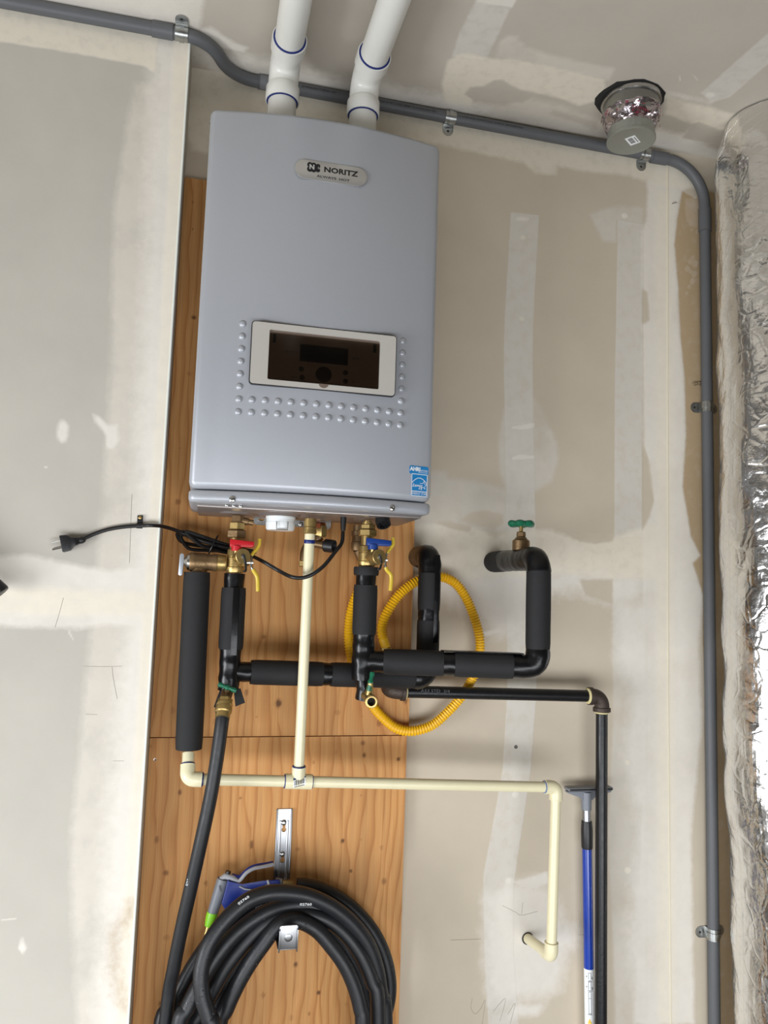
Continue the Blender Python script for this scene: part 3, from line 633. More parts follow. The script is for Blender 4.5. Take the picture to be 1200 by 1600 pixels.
M().plate(circ(dxc, dzc, .0155, 28), po+pn*.0005, pux, UP, .0020, .0006).build('dial', mat('dial_black', srgb(34, 32, 32), .35), pan)
for cx, cz in ((460, 378), (465, 425), (704, 398), (704, 446)):
    x, z = cpx(cx, cz); M().plate(circ(x, z, .0052, 16), po+pn*.0005, pux, UP, .0014, .0004).build('button', mat('button_dark', srgb(38, 34, 32), .4), pan)
for cx, cz, t in ((402, 284, 'ENERGY'), (760, 322, 'TEMP'), (415, 376, '*'), (418, 424, 'ON'), (748, 412, '?'), (748, 452, 'M')):
    x, z = cpx(cx, cz); M().text(t, .0062, po+pux*x+UP*z+pn*.0007, pux, UP, lift=.0002).build('panel_mark', INK, pan, 0)
gl = bpy.data.materials.new('smoked_cover'); gl.use_nodes = True; nt = gl.node_tree
for n in list(nt.nodes): 
    if n.type != 'OUTPUT_MATERIAL': nt.nodes.remove(n)
tr = nt.nodes.new('ShaderNodeBsdfTransparent'); tr.inputs[0].default_value = (.66, .61, .56, 1); gs = nt.nodes.new('ShaderNodeBsdfGlossy'); gs.inputs['Roughness'].default_value = .08
fr = nt.nodes.new('ShaderNodeFresnel'); fr.inputs[0].default_value = 1.45; mxs = nt.nodes.new('ShaderNodeMixShader'); nt.links.new(fr.outputs[0], mxs.inputs[0]); nt.links.new(tr.outputs[0], mxs.inputs[1]); nt.links.new(gs.outputs[0], mxs.inputs[2]); nt.links.new(mxs.outputs[0], nt.nodes['Material Output'].inputs[0])
cov = M().plate([(p[0]+icx, p[1]+icz-.003) for p in rrect(iw-.002, ih-.007, .002)], po+pn*.0030, pux, UP, .0008).build('window_cover', gl, heater)
M().plate([(dxc+.0095*math.cos(a), icz-ih/2+.0005+.008*math.sin(a)) for a in [pi+pi*k/10 for k in range(11)]], po+pn*.0036, pux, UP, .0012).build('pull_tab', PANELDARK, cov)
for s in (-1, 1): M().box(po+pux*(icx+s*(iw/2-.010))+UP*(icz+ih/2-.016)+pn*.0020, (.006, .0016, .016), pux, pn, UP).build('hinge', INK, cov)
# certification sticker
sc, sux, sn = hp(654.5, 735)
M().plate(rrect(.0425, .0165, .0035), sc, sux, UP, .0007).build('sticker', STICKER, heater)
M().text('AHRI', .0108, sc-sux*.0085+UP*.0015, sux, UP, lift=.0009, bold=.0005, sx=.95).text('CERTIFIED', .0050, sc+sux*.0105-UP*.0005, sux, UP, lift=.0009, sx=.82).box(sc+sux*.009-UP*.0042+sn*.0008, (.021, .0002, .0006), sux, sn, UP).build('sticker_print', WHITE, heater, 0)
ec, eux, en = hp(655, 757.5); ew, eh = .0360, .0450
es_ = M().plate([(-ew/2, -eh/2), (ew/2, -eh/2), (ew/2, eh/2), (-ew/2, eh/2)], ec-UP*.001, eux, UP, .0007).build('sticker', STICKER, heater)
ep = M(); eo = ec-UP*.001+en*.0009
def bar(a, b, wd): 
    a, b = V((a[0], a[1], 0)), V((b[0], b[1], 0)); d = (b-a).normalized(); nn = V((-d.y, d.x, 0))*wd/2
    ep.add([eo+eux*p.x+UP*p.y for p in (a-nn, b-nn, b+nn, a+nn)], [(0, 1, 2, 3)])
hw_, hh_ = ew/2-.0007, eh/2-.0007
for a, b in (((-hw_, -hh_), (hw_, -hh_)), ((hw_, -hh_), (hw_, hh_)), ((hw_, hh_), (-hw_, hh_)), ((-hw_, hh_), (-hw_, -hh_)), ((-hw_, -.0125), (hw_, -.0125))): bar(a, b, .0013)
arc = [(-hw_+(2*hw_)*k/14, .003+.0145*math.sin(pi*(.08+.84*k/14))-.003) for k in range(15)]
for a, b in zip(arc, arc[1:]): bar(a, b, .0012)
st = [(.0090+(.0085 if k % 2 == 0 else .0036)*math.sin(2*pi*k/10+.15), .0005+(.0085 if k % 2 == 0 else .0036)*math.cos(2*pi*k/10+.15)) for k in range(10)]
for k in list(range(-2, 7)): bar(st[k], st[(k+1)], .0008)
scr = [(-.016, -.004), (-.012, .000), (-.0125, .003), (-.0145, .000), (-.013, -.004), (-.010, -.002), (-.009, .001), (-.0085, -.004), (-.007, .001), (-.0058, -.0035), (-.004, .0008), (-.0032, -.003), (-.0015, .001), (-.0012, -.003), (.001, .001), (.0008, -.008), (-.0015, -.0075), (.002, -.003), (.0035, .001), (.004, -.003), (.006, .001), (.0052, -.009), (.003, -.008), (.006, -.004)]
for a, b in zip(scr, scr[1:]): bar(a, b, .0007)
ep.text('ENERGY STAR', .0070, eo-UP*.0170, eux, UP, sx=.76)
ep.build('sticker_print', WHITE, heater, 0)
# screws, bracket, condensate trap cap and other things fixed to the underside
for x, y, r in ((363, 780, .0062), (613, 794, .0062)):
    p, ux_, n_ = hp(x, y, -.0005); screwhead(p, n_, r).build('screw', STEEL, heater)
for x, y in ((355, 789), (366, 790), (376.5, 790.5)): screwhead(at(x, y, -.226), FR, .004).build('screw', STEEL, heater)
screwhead(V((-.0465, -.150, at(326, 190, -.15).z)), -RT, .006).build('screw', STEEL, heater)
q0, q1 = at(396, 812, -.021), at(489, 812, -.021)
bw = q1.x-q0.x; hl = at(408.5, 814, -.021).x-q0.x
hb = holeplate([(p[0]+bw/2, p[1]) for p in rrect(bw, .042, .008)], [circ(hl, -.005, .0075, 18)], V((q0.x, -.0195, at(440, 807, -.021).z)), RT, UP, .0020); hb.build('mounting_bracket', GALV, heater)
hang = holeplate([(p[0]+.02, p[1]) for p in rrect(.04, .03, .008)], [circ(.026, -.004, .004, 12)], V((at(489, 812, -.021).x, -.0195, at(500, 816, -.021).z)), RT, UP, .0020); hang.build('mounting_bracket', GALV, heater)
screwhead(at(470, 819, -.022), FR, .0055).build('screw', STEEL, heater)
tc_ = at(438.5, 811, -.15); tr_ = pr(438.5, 811, -.15, 45)
M().lathe(V((tc_.x, -.15, 1.700)), DN, [(0, tr_*1.04), (.009, tr_*1.04), (.0095, tr_), (.017, tr_), (.0175, tr_*1.02), (.030, tr_*1.0), (.033, tr_*.92)], 30).build('trap_cap', mat('white_cap', srgb(228, 232, 232), .3), heater)
M().tube([V((tc_.x-.010, -.15-tr_-.002, 1.682)), V((tc_.x-.010, -.15-tr_-.003, 1.667)), V((tc_.x+.012, -.15-tr_-.003, 1.667)), V((tc_.x+.012, -.15-tr_-.002, 1.682))], .001, 6).build('wire_clip', STEEL, heater)
M().lathe(V((at(537, 805, -.16).x, -.16, 1.702)), DN, [(0, .0062), (.018, .0058), (.030, .0048)], 16).build('cord_gland', BLACKP, heater)
pb = at(596, 806, -.185); axd = (at(600, 822, -.20)-pb).normalized()
dcap = M(); dcap.lathe(pb-axd*.012, axd, [(0, .0135), (.022, .0135), (.023, .0150), (.036, .0148), (.0362, .0120), (.030, .0110)], 24); 
for k in range(8):
    a_, b_ = frame(axd); w_ = 2*pi*k/8; dd = a_*math.cos(w_)+b_*math.sin(w_); dcap.box(pb+axd*.0225+dd*.0105, (.004, .003, .006), dd, axd.cross(dd), axd)
dcap.build('drain_cap', BLACKP, heater)

# ------------------------------------------------------------------ vents above the heater
def vent(name, label, px, py, lean, vx):
    p = at(px, py, -.135); c = V((p.x, -.135, 2.487)); t = thing(name, label, 'vent', c, 'white vent pipes above the heater')
    r = .0302; zc = 2.667
    M().lathe(c+UP*.0012, UP, [(0, r), (.13, r)], 28).build('pipe', WHITE_PVC, t)
    zs_ = at(px, py-17, -.135).z-2.487+.008
    ring0 = 2.487+.115
    el = M(); el.tube(rounded([V((c.x, -.135, ring0+.010)), V((c.x+.001, -.135, zc)), V((c.x+.004, -.215, zc+.002))], .040, 10), r*1.06, 28)
    el.lathe(V((c.x, -.135, ring0-.014)), UP, [(0, r*1.17), (.001, r*1.19), (.030, r*1.19), (.034, r*1.1)], 28)
    dv = V(lean).normalized(); e0 = V((c.x+.003, -.192, zc+.001))
    el.lathe(e0, dv, [(0, r*1.1), (.003, r*1.19), (.034, r*1.19), (.0345, r*1.03)], 28)
    el.build('elbow', WHITE_PVC, t)
    M().lathe(e0+dv*.0338, dv, [(0, r*1.12), (.0022, r*1.10), (.0024, r*1.0)], 28).build('primer_ring', PURPLE, t)
    M().lathe(V((c.x, -.135, ring0-.0155)), UP, [(0, r*1.02), (.0003, r*1.10), (.0022, r*1.12)], 28).build('primer_ring', PURPLE, t)
    M().lathe(e0+dv*.02, dv, [(0, r), (2.12, r)], 28).build('pipe', WHITE_PVC, t)
    return t
vent('vent_pipe', 'white vent pipe rising from the left of the heater top', 441, 160, (.010, -1, .004), 0)
vent('vent_pipe', 'white vent pipe rising from the right of the heater top', 567, 184, (.030, -1, .004), 0)

# ------------------------------------------------------------------ grey conduit
CR = .0138; YL, YB = STEP-CR-.001, -CR-.001
zL = CEIL-CR-.0015; zR0, zR1 = at(560, 157, YB).z, at(900, 221, YB).z
xv = at(1108, 900, YB).x; xa = at(300, 62, YL).x; xb = at(392, 124, YB).x
cond = thing('conduit', 'long grey electrical conduit under the ceiling that turns down beside the foil duct', 'conduit', (xb, YB, zR0))
zR = lambda x: zR0+(zR1-zR0)*(x-at(560, 157, YB).x)/(at(900, 221, YB).x-at(560, 157, YB).x)
M().tube([V((-2.58, YL, zL)), V((xa-.01, YL, zL))], CR, 20).build('straight_pipe', CONDUIT, cond)
M().tube(rounded([V((xa-.012, YL, zL)), V((xa+.035, YL, zL)), V((xb-.045, YB, zR(xb-.045))), V((xb+.02, YB, zR(xb+.02)))], .085, 10), CR, 20).build('offset_bend', CONDUIT, cond)
M().tube([V((xb+.018, YB, zR(xb+.018))), V((xv-.115, YB, zR(xv-.115)))], CR, 20).build('straight_pipe', CONDUIT, cond)
zbend = zR(xv); ZJ = at(1102, 345, YB).z
M().tube(rounded([V((xv-.117, YB, zbend)), V((xv-.002, YB, zbend)), V((xv, YB, ZJ))], .108, 14), CR, 20).build('bend', CONDUIT, cond)
M().tube([V((xv, YB, ZJ+.002)), V((xv, YB, 0))], CR, 20).build('straight_pipe', CONDUIT, cond)
def coupler(a, b): 
    d = (b-a); return M().lathe(a, d, [(0, CR*1.02), (.0006, CR*1.16), (d.length-.0006, CR*1.16), (d.length, CR*1.02)], 24)
coupler(V((at(237, 47, YL).x, YL, zL)), V((at(271, 52, YL).x, YL, zL))).build('coupling', CONDUIT, cond)
coupler(V((at(403, 124, YB).x, YB, zR(xb))), V((at(426, 129, YB).x, YB, zR(xb)))).build('coupling', CONDUIT, cond)
coupler(V((xv, YB, at(1101, 362, YB).z)), V((xv, YB, at(1100, 327, YB).z))).build('coupling', CONDUIT, cond)
coupler(V((at(1018, 244, YB).x, YB, zbend)), V((at(1042, 248, YB).x, YB, zbend))).build('coupling', CONDUIT, cond)
td = V((-.0, -.80, -.55)); pt = M(); rr_ = V((1, 0, (zR1-zR0)/(at(900, 221, YB).x-at(560, 157, YB).x)))
for x, t, sx in ((470, 'JM MANUFACTURING  3/4"', .9), (592, 'SCH 40 90°C WIRE NEMA TC-2 SUNLIGHT RES', .9), (714, 'UL LISTED RIGID NONMETALLIC CONDUIT ABOVEGROUND', .82)):
    x_ = at(x, 150, YB).x; M().wraptext(t, .0075, V((x_, YB, zR(x_))), rr_, V((0, -1, -.05)), CR, sx).build('lettering', INK, cond, 0)
M().lathe(V((at(406, 138, YB).x, YB, zR(xb))), RT, [(0, CR*1.175), (.022, CR*1.175)], 24).build('label_band', mat('label_band', srgb(120, 122, 126), .5), cond)

def strap(label, c, axis, ears, wall_n=FR):
    """pressed steel strap over the conduit; ears: sides (+1/-1) that are screwed to the wall"""
    axis = V(axis).normalized(); side = axis.cross(wall_n).normalized(); base = V(c)-wall_n*(CR+.0008)
    t = thing('conduit_strap', label, 'strap', base, 'steel straps holding the conduit'); m = M(); w = .026
    for ww, ex in ((w, .0012), (w*.36, .0030)):
        R_ = CR+ex; n = 14; outer = [V(c)+side*R_*math.cos(a)+wall_n*R_*math.sin(a) for a in [-.35+(pi+.7)*k/n for k in range(n+1)]]
        vs = []; 
        for p in outer:
            d = (p-V(c)).normalized()
            vs += [p-axis*ww/2, p+axis*ww/2, p-d*.0010+axis*ww/2, p-d*.0010-axis*ww/2]
        fs = []
        for i in range(n):
            for k in range(4): l = (k+1) % 4; fs.append((i*4+k, i*4+l, i*4+4+l, i*4+4+k))
        fs += [(3, 2, 1, 0), tuple(n*4+k for k in range(4))]; m.add(vs, fs)
    m.build('saddle', GALV, t)
    for s in ears:
        ux = side*s; L_ = .027; o = base+ux*(CR*.8)+wall_n*.0004
        out = [(0, -w/2)]+[(L_-w/2+w/2*math.cos(a), w/2*math.sin(a)) for a in [-pi/2+pi*k/10 for k in range(11)]]+[(0, w/2)]
        uy = wall_n.cross(ux)
        e_ = holeplate(out, [circ(L_-.011, 0, .0030, 12)], o, ux, uy, .0016).build('ear', GALV, t)
        M().box(o+ux*.0015+wall_n*.004, (.0022, w, .008), ux, uy, wall_n, .0008).build('ear_fold', GALV, t)
        screwhead(o+ux*(L_-.011)-wall_n*.0005, wall_n, .0036).build('screw', mat('dark_screw', srgb(70, 70, 70), .4, .9), t)
strap('steel strap at the upper left, above the plug cord and beside the wall corner', V((at(284, 54, YL).x, YL, zL)), RT, (-1,), DN)
strap('steel strap right of the second vent pipe, over the heater corner', V((at(703, 178, YB).x, YB, zR(at(703, 178, YB).x))), RT, (1,))
strap('steel strap under the capped ceiling duct', V((at(1006, 240, YB).x, YB, zR(at(1006, 240, YB).x))), RT, (1,))
strap('steel two-eared strap halfway down the vertical conduit', V((xv, YB, at(1103, 636, YB).z)), UP, (-1, 1))
strap('steel two-eared strap low on the vertical conduit', V((xv, YB, at(1113, 1459, YB).z)), UP, (-1, 1))

# ------------------------------------------------------------------ capped duct stub in the ceiling
dz0 = 2.620; DK = (CEIL-2.620)/.1205; dxy = atz(986, 221, dz0); DX, DY = dxy.x, dxy.y
duct = thing('ceiling_duct', 'capped round metal duct stub hanging from the ceiling with foil tape', 'duct', (DX, DY, CEIL))
top = V((DX, DY, CEIL)); rF = .0665
rnd = random.Random(4); hole = [(DX+(rF*1.20+rnd.uniform(-.004, .007))*math.cos(2*pi*k/26), DY+.002+(rF*1.06+rnd.uniform(-.002, .006))*math.sin(2*pi*k/26)) for k in range(26)]
M().plate([(p[0], p[1]) for p in hole], V((0, 0, CEIL-.0018)), RT, V((0, 1, 0)), .0022).build('opening_shade_plate', mat('opening_shade', srgb(34, 33, 32), .9), duct)  # dark plate stands in for the shade in the hole around the collar
M().lathe(top-UP*.003, DN, [(0, rF), (.010, rF), (.0105, rF*.965), (.050, rF*.945), (.052, rF*.9)], 36).build('collar', DUCTGALV, duct)
M().lathe(top-UP*.004, DN, [(0, rF*1.01), (.001, rF*1.035), (.009, rF*1.035), (.010, rF*1.01)], 36).build('collar_ring', STEEL, duct)
fl = M().lathe(top-UP*.036, DN, [(0, rF*.97), (.004, rF*1.01), (.010, rF*.98), (.018, rF*.95), (.024, rF*.88), (.030, rF*.84), (.036, rF*.82), (.041, rF*.80), (.043, rF*.74)], 64)
for q in fl.v:
    d = V((q.x-DX, q.y-DY, 0)).normalized(); q += d*(mnoise.noise(q*70)*.007+mnoise.noise(q*200)*.003)+UP*mnoise.noise(q*45)*.008
fl.build('foil_tape', FOILTAPE, duct, 25)
rp = M()
for k in range(15):
    a = rnd.uniform(pi*1.02, pi*1.95); h = rnd.uniform(.045, .076); rr = rF*(.96-.10*max(0, (h-.05)/.026)); d = V((math.cos(a), math.sin(a), 0)); s_ = V((-d.y, d.x, 0)); c_ = top-UP*h+d*(rr+.0065); w_, g_ = rnd.uniform(.002, .007), rnd.uniform(.001, .004)
    rp.box(c_, (w_, .0006, g_), s_, d, UP)
rp.wraptext('Nashua', .015, top-UP*.069, DN.cross(V((.1, -1, 0))), V((.15, -1, 0)), rF*.93+.004)
rp.build('tape_print', REDPRINT, duct, 0)
cap = M(); rC = .0535; n = 72; prof = [(0.086, .96), (.088, 1.0), (.112, 1.0), (.114, 1.035), (.1205, 1.035), (.1212, .99), (.1200, .94)]
vs = []; fs = []
for j, (h, k_) in enumerate(prof):
    for k in range(n):
        rr = rC*k_*(1-.02*(k % 3 == 0)*(j in (1, 2))); vs.append(top-UP*h*DK+V((math.cos(2*pi*k/n), math.sin(2*pi*k/n), 0))*rr)
for j in range(len(prof)-1):
    for k in range(n): l = (k+1) % n; fs.append((j*n+k, j*n+l, (j+1)*n+l, (j+1)*n+k))
fs += [tuple(range(n)), tuple((len(prof)-1)*n+k for k in range(n))]; cap.add(vs, fs)
cp_ = cap.build('end_cap', CAPGREY, duct, 30)
lo_ = top-UP*(.1201*DK)+V((.002, -.004, 0)); la = V((.80, .6, 0)); lb = V((la.y, -la.x, 0))
M().box(lo_-UP*.0002, (.034, .024, .0005), la, lb, UP).build('cap_label', WHITE, cp_)
br = M()
for k, w_ in enumerate((.0015, .0007, .002, .0009, .0014, .0006, .0018, .001, .0015)): br.box(lo_-UP*.0007+la*(-.012+k*.0026)+lb*(-.002), (w_, .011, .0002), la, lb, UP)
br.box(lo_-UP*.0007+lb*.008, (.024, .0016, .0002), la, lb, UP); br.build('barcode', INK, cp_, 0)

# ------------------------------------------------------------------ foil-wrapped duct at the right
FCX, FCY, FR_ = 1.279, -.178, .134
zz = np.arange(0.001, CEIL+.003, .010); m = M(); nu = 110; vs = []
for z in zz:
    z = min(float(z), CEIL-.0008); tp = max(0, (z-(CEIL-.16))/.16); sh = .030*max(0, (1.45-z)/.9)
    for i in range(nu):
        a = 2*pi*i/nu; d = V((math.cos(a), math.sin(a), 0)); q = V((FCX, FCY, z))+d*FR_; w_ = V((q.x, q.y, z*.8))
        k = mnoise.noise(w_*5)*.010+abs(mnoise.noise(w_*9+V((4, 0, 0))))*.008+abs(mnoise.noise(w_*21+V((4, 8, 0))))*.003-.006
        vs.append(V((FCX+sh, FCY, z))+d*(FR_-.032*tp*tp+k*(1-tp*.5)))
fs = [(j*nu+i, j*nu+(i+1) % nu, (j+1)*nu+(i+1) % nu, (j+1)*nu+i) for j in range(len(zz)-1) for i in range(nu)]
m.add(vs, fs)
tag(m.build('insulated_duct', FOIL, None, 0), 'tall crinkled silver foil-wrapped duct along the right edge', 'duct')

# ------------------------------------------------------------------ plumbing under the heater
def ysolve(X, x, y):
    """depth at which the plane X = const is seen at pixel x, y"""
    lo, hi = -.7, .05
    for _ in range(50):
        mid = (lo+hi)/2
        if at(x, y, mid).x > X: hi = mid
        else: lo = mid
    return mid
def zat(x, y, Y): return at(x, y, Y).z
def winged(m, c, d, L, r):
    d = V(d).normalized(); m.tube([c-d*L, c-d*L*.8, c-d*L*.3, c, c+d*L*.3, c+d*L*.8, c+d*L], [r*.9, r*1.15, r*.8, r*1.3, r*.8, r*1.15, r*.9], 12); return m

def iso_valve(label, X, Y, y, handle_mat, kind):
    """y: dict of picture heights used to measure the vertical stack"""
    Z = lambda k: zat(y['x'], y[k], Y)
    t = thing('isolation_valve', label, 'valve', V((X, Y, Z('bot'))), 'isolation valves under the heater'); P = lambda z: V((X, Y, z))
    if kind == 'hot':
        m = M().lathe(P(1.6935), DN, [(0, .0125), (1.6935-Z('n1'), .0125)], 8); m.lathe(P(Z('n1')+.004)+RT*.008, RT+DN*.15, [(0, .0075), (.013, .0075), (.0135, .006), (.024, .006)], 14); m.build('inlet_fitting', BRONZE, t)
        hexnut(P(Z('n2')), UP, Z('n1')-Z('n2'), .0165).build('union_collar', BRASS, t)
        hexnut(P(Z('n3')), UP, Z('n2')-Z('n3')-.0006, .0205).build('union_nut', BRONZE, t)
    else:
        M().lathe(P(1.6935), DN, [(0, .0085), (1.6935-Z('n1'), .0085), (1.6935-Z('n1')+.0005, .0115), (1.6935-Z('n1')+.006, .0115)], 18).build('inlet_fitting', BRASS, t)
        hexnut(P(Z('n2')), UP, Z('n1')-Z('n2')-.005, .0165).build('union_collar', BRASS, t)
        hexnut(P(Z('n3')), UP, Z('n2')-Z('n3')-.0006, .0195).build('union_nut', BRASS, t)
    h = Z('n3')-Z('bot'); r0 = .0172
    b = M().lathe(P(Z('n3')), DN, [(0, .0125), (h*.30, .0125), (h*.34, r0*.94), (h*.50, r0), (h*.52, r0*.93), (h*.55, r0*.93), (h*.57, r0), (h*.82, r0), (h*.84, .0185), (h*.9, .0185), (h, .0165)], 28)
    b.build('valve_body', BRASS, t)
    c = at(y['cap'][0], y['cap'][1], Y-.050); base = V((X, Y, c.z-.002)); ax = (c-base).normalized()
    d_ = (c-base).length
    body = M().lathe(base, ax, [(0, .0105), (d_*.55, .0105), (d_*.56, .0150), (d_*.62, .0155), (d_*.66, .0150), (d_*.70, .0155), (d_*.74, .0150), (d_*.98, .0150), (d_, .0138)], 28).build('service_port', BRASS, t)
    M().lathe(c+ax*.0004, ax, [(-.001, .0045), (.0012, .0045), (.0014, .0025), (.0022, .0022)], 16).build('port_rivet', STEEL, body)
    te = at(y['tether'][0], y['tether'][1], Y-.035)
    M().tube(spline([c+ax*.0025, along(c, te, .5)+ax*.006, te, te+V((-.003, .005, -.002))], 6), .0024, 8).build('cap_tether', BLACKP, body)
    # small coloured handle above the port
    hc = at(*y['hc'], Y-.038); sc_ = abs(at(y['hr'][0], y['hr'][1], Y-.038).x-hc.x)
    M().lathe(hc-UP*.020, UP, [(0, .0052), (.010, .0052), (.012, .0065), (.016, .0065)], 14).build('valve_stem', BRASS, t)
    hm = M().plate([(-.0135, -.0045), (.010, -.0045), (sc_-.004, -.0045), (sc_, -.002), (sc_, .007), (-.0135, .0105)], hc+V((0, .006, 0)), RT, UP, .013, .0025)
    hm.lathe(hc-UP*.0125, UP, [(0, .0100), (.010, .0105)], 18)
    hm.build('drain_handle', handle_mat, t)
    # main lever with yellow grip, seen edge-on
    lv = [at(px, py, Y-.030) for px, py in y['lever']]; LV = spline(lv, 6)
    M().tube(LV[len(LV)//3:len(LV)*2//3+1], .0022, 8).build('lever', STEEL, t)
    M().tube(LV[:len(LV)//3+2], [.0035]*(len(LV)//3+1)+[.0028], 10).build('lever_grip', YELLOWV, t); M().tube(LV[len(LV)*2//3-1:], .0040, 10).build('lever_grip', YELLOWV, t)
    mid = LV[len(LV)//2]; hexnut(V((X+.012, Y-.004, mid.z)), V((mid.x-X-.008, -.022, 0)), .016, .0085).build('packing_nut', BRASS, t)
    screwhead(mid+V((-.002, 0, 0)), RT, .0048).lathe(mid+V((-.012, .0, 0)), RT, [(0, .0035), (.016, .0035)], 10).build('lever_nut', STEEL, t)
    return t
HXp, HYp = at(368, 870, -.13).x, -.13
CXp, CYp = at(573, 870, -.172).x, -.172
iso_valve('brass isolation valve with a short red handle, left under the heater', HXp, HYp, dict(x=368, n1=816, n2=828, n3=841, bot=895, cap=(380, 869), tether=(384, 891), hc=(370, 851), hr=(397, 849), lever=[(406, 842), (404, 854), (395, 865), (393, 872), (393, 886), (397, 893), (402, 903), (403, 924)]), RED, 'hot')
iso_valve('brass isolation valve with a short blue handle, right under the heater', CXp, CYp, dict(x=573, n1=816, n2=827, n3=838, bot=885, cap=(593, 870), tether=(594, 888), hc=(583, 849), hr=(611, 846), lever=[(614, 840), (614, 851), (607, 861), (603, 868), (602, 882), (604, 890), (611, 900), (610, 923)]), BLUE, 'cold')

# relief valve and its foam-covered discharge pipe
zr = zat(330, 879, HYp); xr0 = at(296, 880, HYp).x; xr1 = at(340, 880, HYp).x; xd = at(311, 890, HYp).x
t = thing('relief_valve', 'bronze pressure relief valve on its side, left of the red-handled valve', 'valve', (xd, HYp, zr-.03))
M().lathe(V((xr0, HYp, zr)), RT, [(0, .0175), (.002, .0190), (.010, .0195), (.012, .0185), (.030, .0185), (.034, .0165), (.042, .0160), (.046, .0175), (.053, .0175)], 26).build('valve_body', BRONZE, t)
M().lathe(V((xr0+.052, HYp, zr)), RT, [(0, .0150), (.004, .0165), (HXp-.0205-xr0-.052, .0165), (HXp-.017-xr0-.052, .0150)], 26).build('branch_pipe', BRASS, t)
M().lathe(V((xd, HYp, zr-.012)), DN, [(0, .0150), (.010, .0165), (.0125, .0140), (.022, .0140)], 22).build('outlet', BRONZE, t)
M().lathe(V((xr0, HYp, zr)), -RT, [(0, .0165), (.004, .0160), (.009, .0085), (.011, .006)], 22).build('spring_cap', STEEL, t)
M().plate(rrect(.0085, .043, .0035), V((at(283.5, 882, HYp-.012).x, HYp-.012, zat(283, 882, HYp-.012))), V((.92, -.35, 0)), V((.03, .0, 1)), .0022, .0004).build('test_lever', mat('zinc_plate', srgb(166, 172, 178), .45, .5), t)
rD = pr(305, 1000, HYp, 42.5); zt, zb = zat(308, 894, HYp), zat(295, 1170, HYp); xdb = at(295, 1170, HYp).x
tag(sleeve([V((at(308, 894, HYp).x, HYp, zt)), V((xdb, HYp, zb))], rD, 3, .02, .012).build('foam_sleeve', FOAM), 'long thick black foam sleeve hanging under the relief valve', 'insulation')

# hot line
t = thing('hot_water_pipe', 'black foam-wrapped hot water pipe running right under the red-handled valve', 'pipe', (HXp, HYp, zat(357, 1050, HYp)))
hz = lambda y: zat(362, y, HYp); Ph = lambda y: V((at(367-.055*(y-890), y, HYp).x*0+HXp, HYp, hz(y)))
wrapped([Ph(896), Ph(922)], .0205, 1, .03).build('tape_wrap', VINYL, t)
sleeve([Ph(918), Ph(1014)], pr(360, 960, HYp, 39), 5).build('foam_sleeve', FOAM, t)
wrapped([Ph(1010), Ph(1045), Ph(1078)], .0212, 2, .10).build('tape_wrap', VINYL, t)
M().box(Ph(970)+V((.005, -.0242, 0)), (.013, .002, hz(925)-hz(1030)), bev=.0008).build('tape_strip', VINYL, t)
zh = zat(440, 1050, -.125); HY2 = -.114; HE = V((at(667, 1063, HY2).x, HY2, 0)); HE.z = zat(667, 1058, HY2)
HS = V((HXp+.012, HYp+.004, zh)); hh = lambda x: along(HS, HE, (at(x, 1052, -.115).x-HS.x)/(HE.x-HS.x))
wrapped([HS, hh(394)], .0195, 4, .08).build('tape_wrap', VINYL, t)
rh = pr(450, 1050, -.12, 38.5)
sleeve([hh(391), hh(503)], rh, 6).build('foam_sleeve', FOAM, t)
wrapped([hh(500), hh(519)], rh*.92, 5, .02).build('tape_wrap', VINYL, t)
sleeve([hh(516), hh(650)], rh, 7).build('foam_sleeve', FOAM, t)
XV = HE.x; zt = zat(669, 868, HY2)
wrapped(rounded([hh(646), HE, HE+UP*.03], .022, 6), rh*1.0, 9, .08).build('tape_wrap', VINYL, t)
vz = lambda y: V((XV, HY2, zat(667, y, HY2)))
sleeve([vz(1048), vz(969)], rh*.98, 8).build('foam_sleeve', FOAM, t)
wrapped([vz(972), vz(950)], rh*.93, 11, .02).build('tape_wrap', VINYL, t)
sleeve([vz(953), vz(892)], rh*.98, 12).build('foam_sleeve', FOAM, t)
M().box(vz(935)+V((.010, -rh*.93, 0)), (.011, .002, vz(893).z-vz(1030).z), bev=.0008).build('tape_strip', VINYL, t)
wrapped(rounded([vz(895), V((XV, HY2, zt)), V((XV, -.0225, zt))], .026, 8), rh*1.0, 10, .05).build('tape_wrap', VINYL, t)
M().tube([V((XV, -.026, zt)), V((XV, -.002, zt))], .0105, 14).build('copper_stub', mat('copper_pipe', srgb(150, 96, 66), .4, .9), t)
fl = M()
for pts in ([(343, 1080), (353, 1078), (349, 1108), (334, 1105)], [(365, 1078), (376, 1076), (383, 1098), (368, 1104)]):
    q = [at(x, y, HYp-.012) for x, y in pts]; c = sum(q, V())/4
    fl = M(); fl.loft([q, [p+V((0, .006, 0)) for p in q]]); fl.build('loose_flap', FOAM, t)

# hose bib under the hot tee with a green wing handle
t = thing('hose_bib', 'brass drain valve with green wing handle, feeding the hanging hose', 'valve', at(356, 1078, HYp-.02))
b0 = V((HXp, HYp, hz(1076))); b1 = at(352, 1092, HYp-.045); b2 = at(349, 1112, HYp-.060)
M().tube(spline([b0, along(b0, b1, .6), b1, along(b1, b2, .5)], 5), [.011]*16, 16).build('valve_body', BRONZE, t)
hexnut(along(b1, b2, .0), (b2-b1), (b2-b1).length*.35, .0145).build('outlet_nut', BRASS, t)
hd = at(355, 1074, HYp-.05); M().tube([hd, along(b1, b0, .3)], .0045, 10).build('stem', BRONZE, t)
winged(M(), hd, at(370, 1079, HYp-.05)-at(341, 1068, HYp-.05), .0185, .0045).build('wing_handle', GREEN, t)

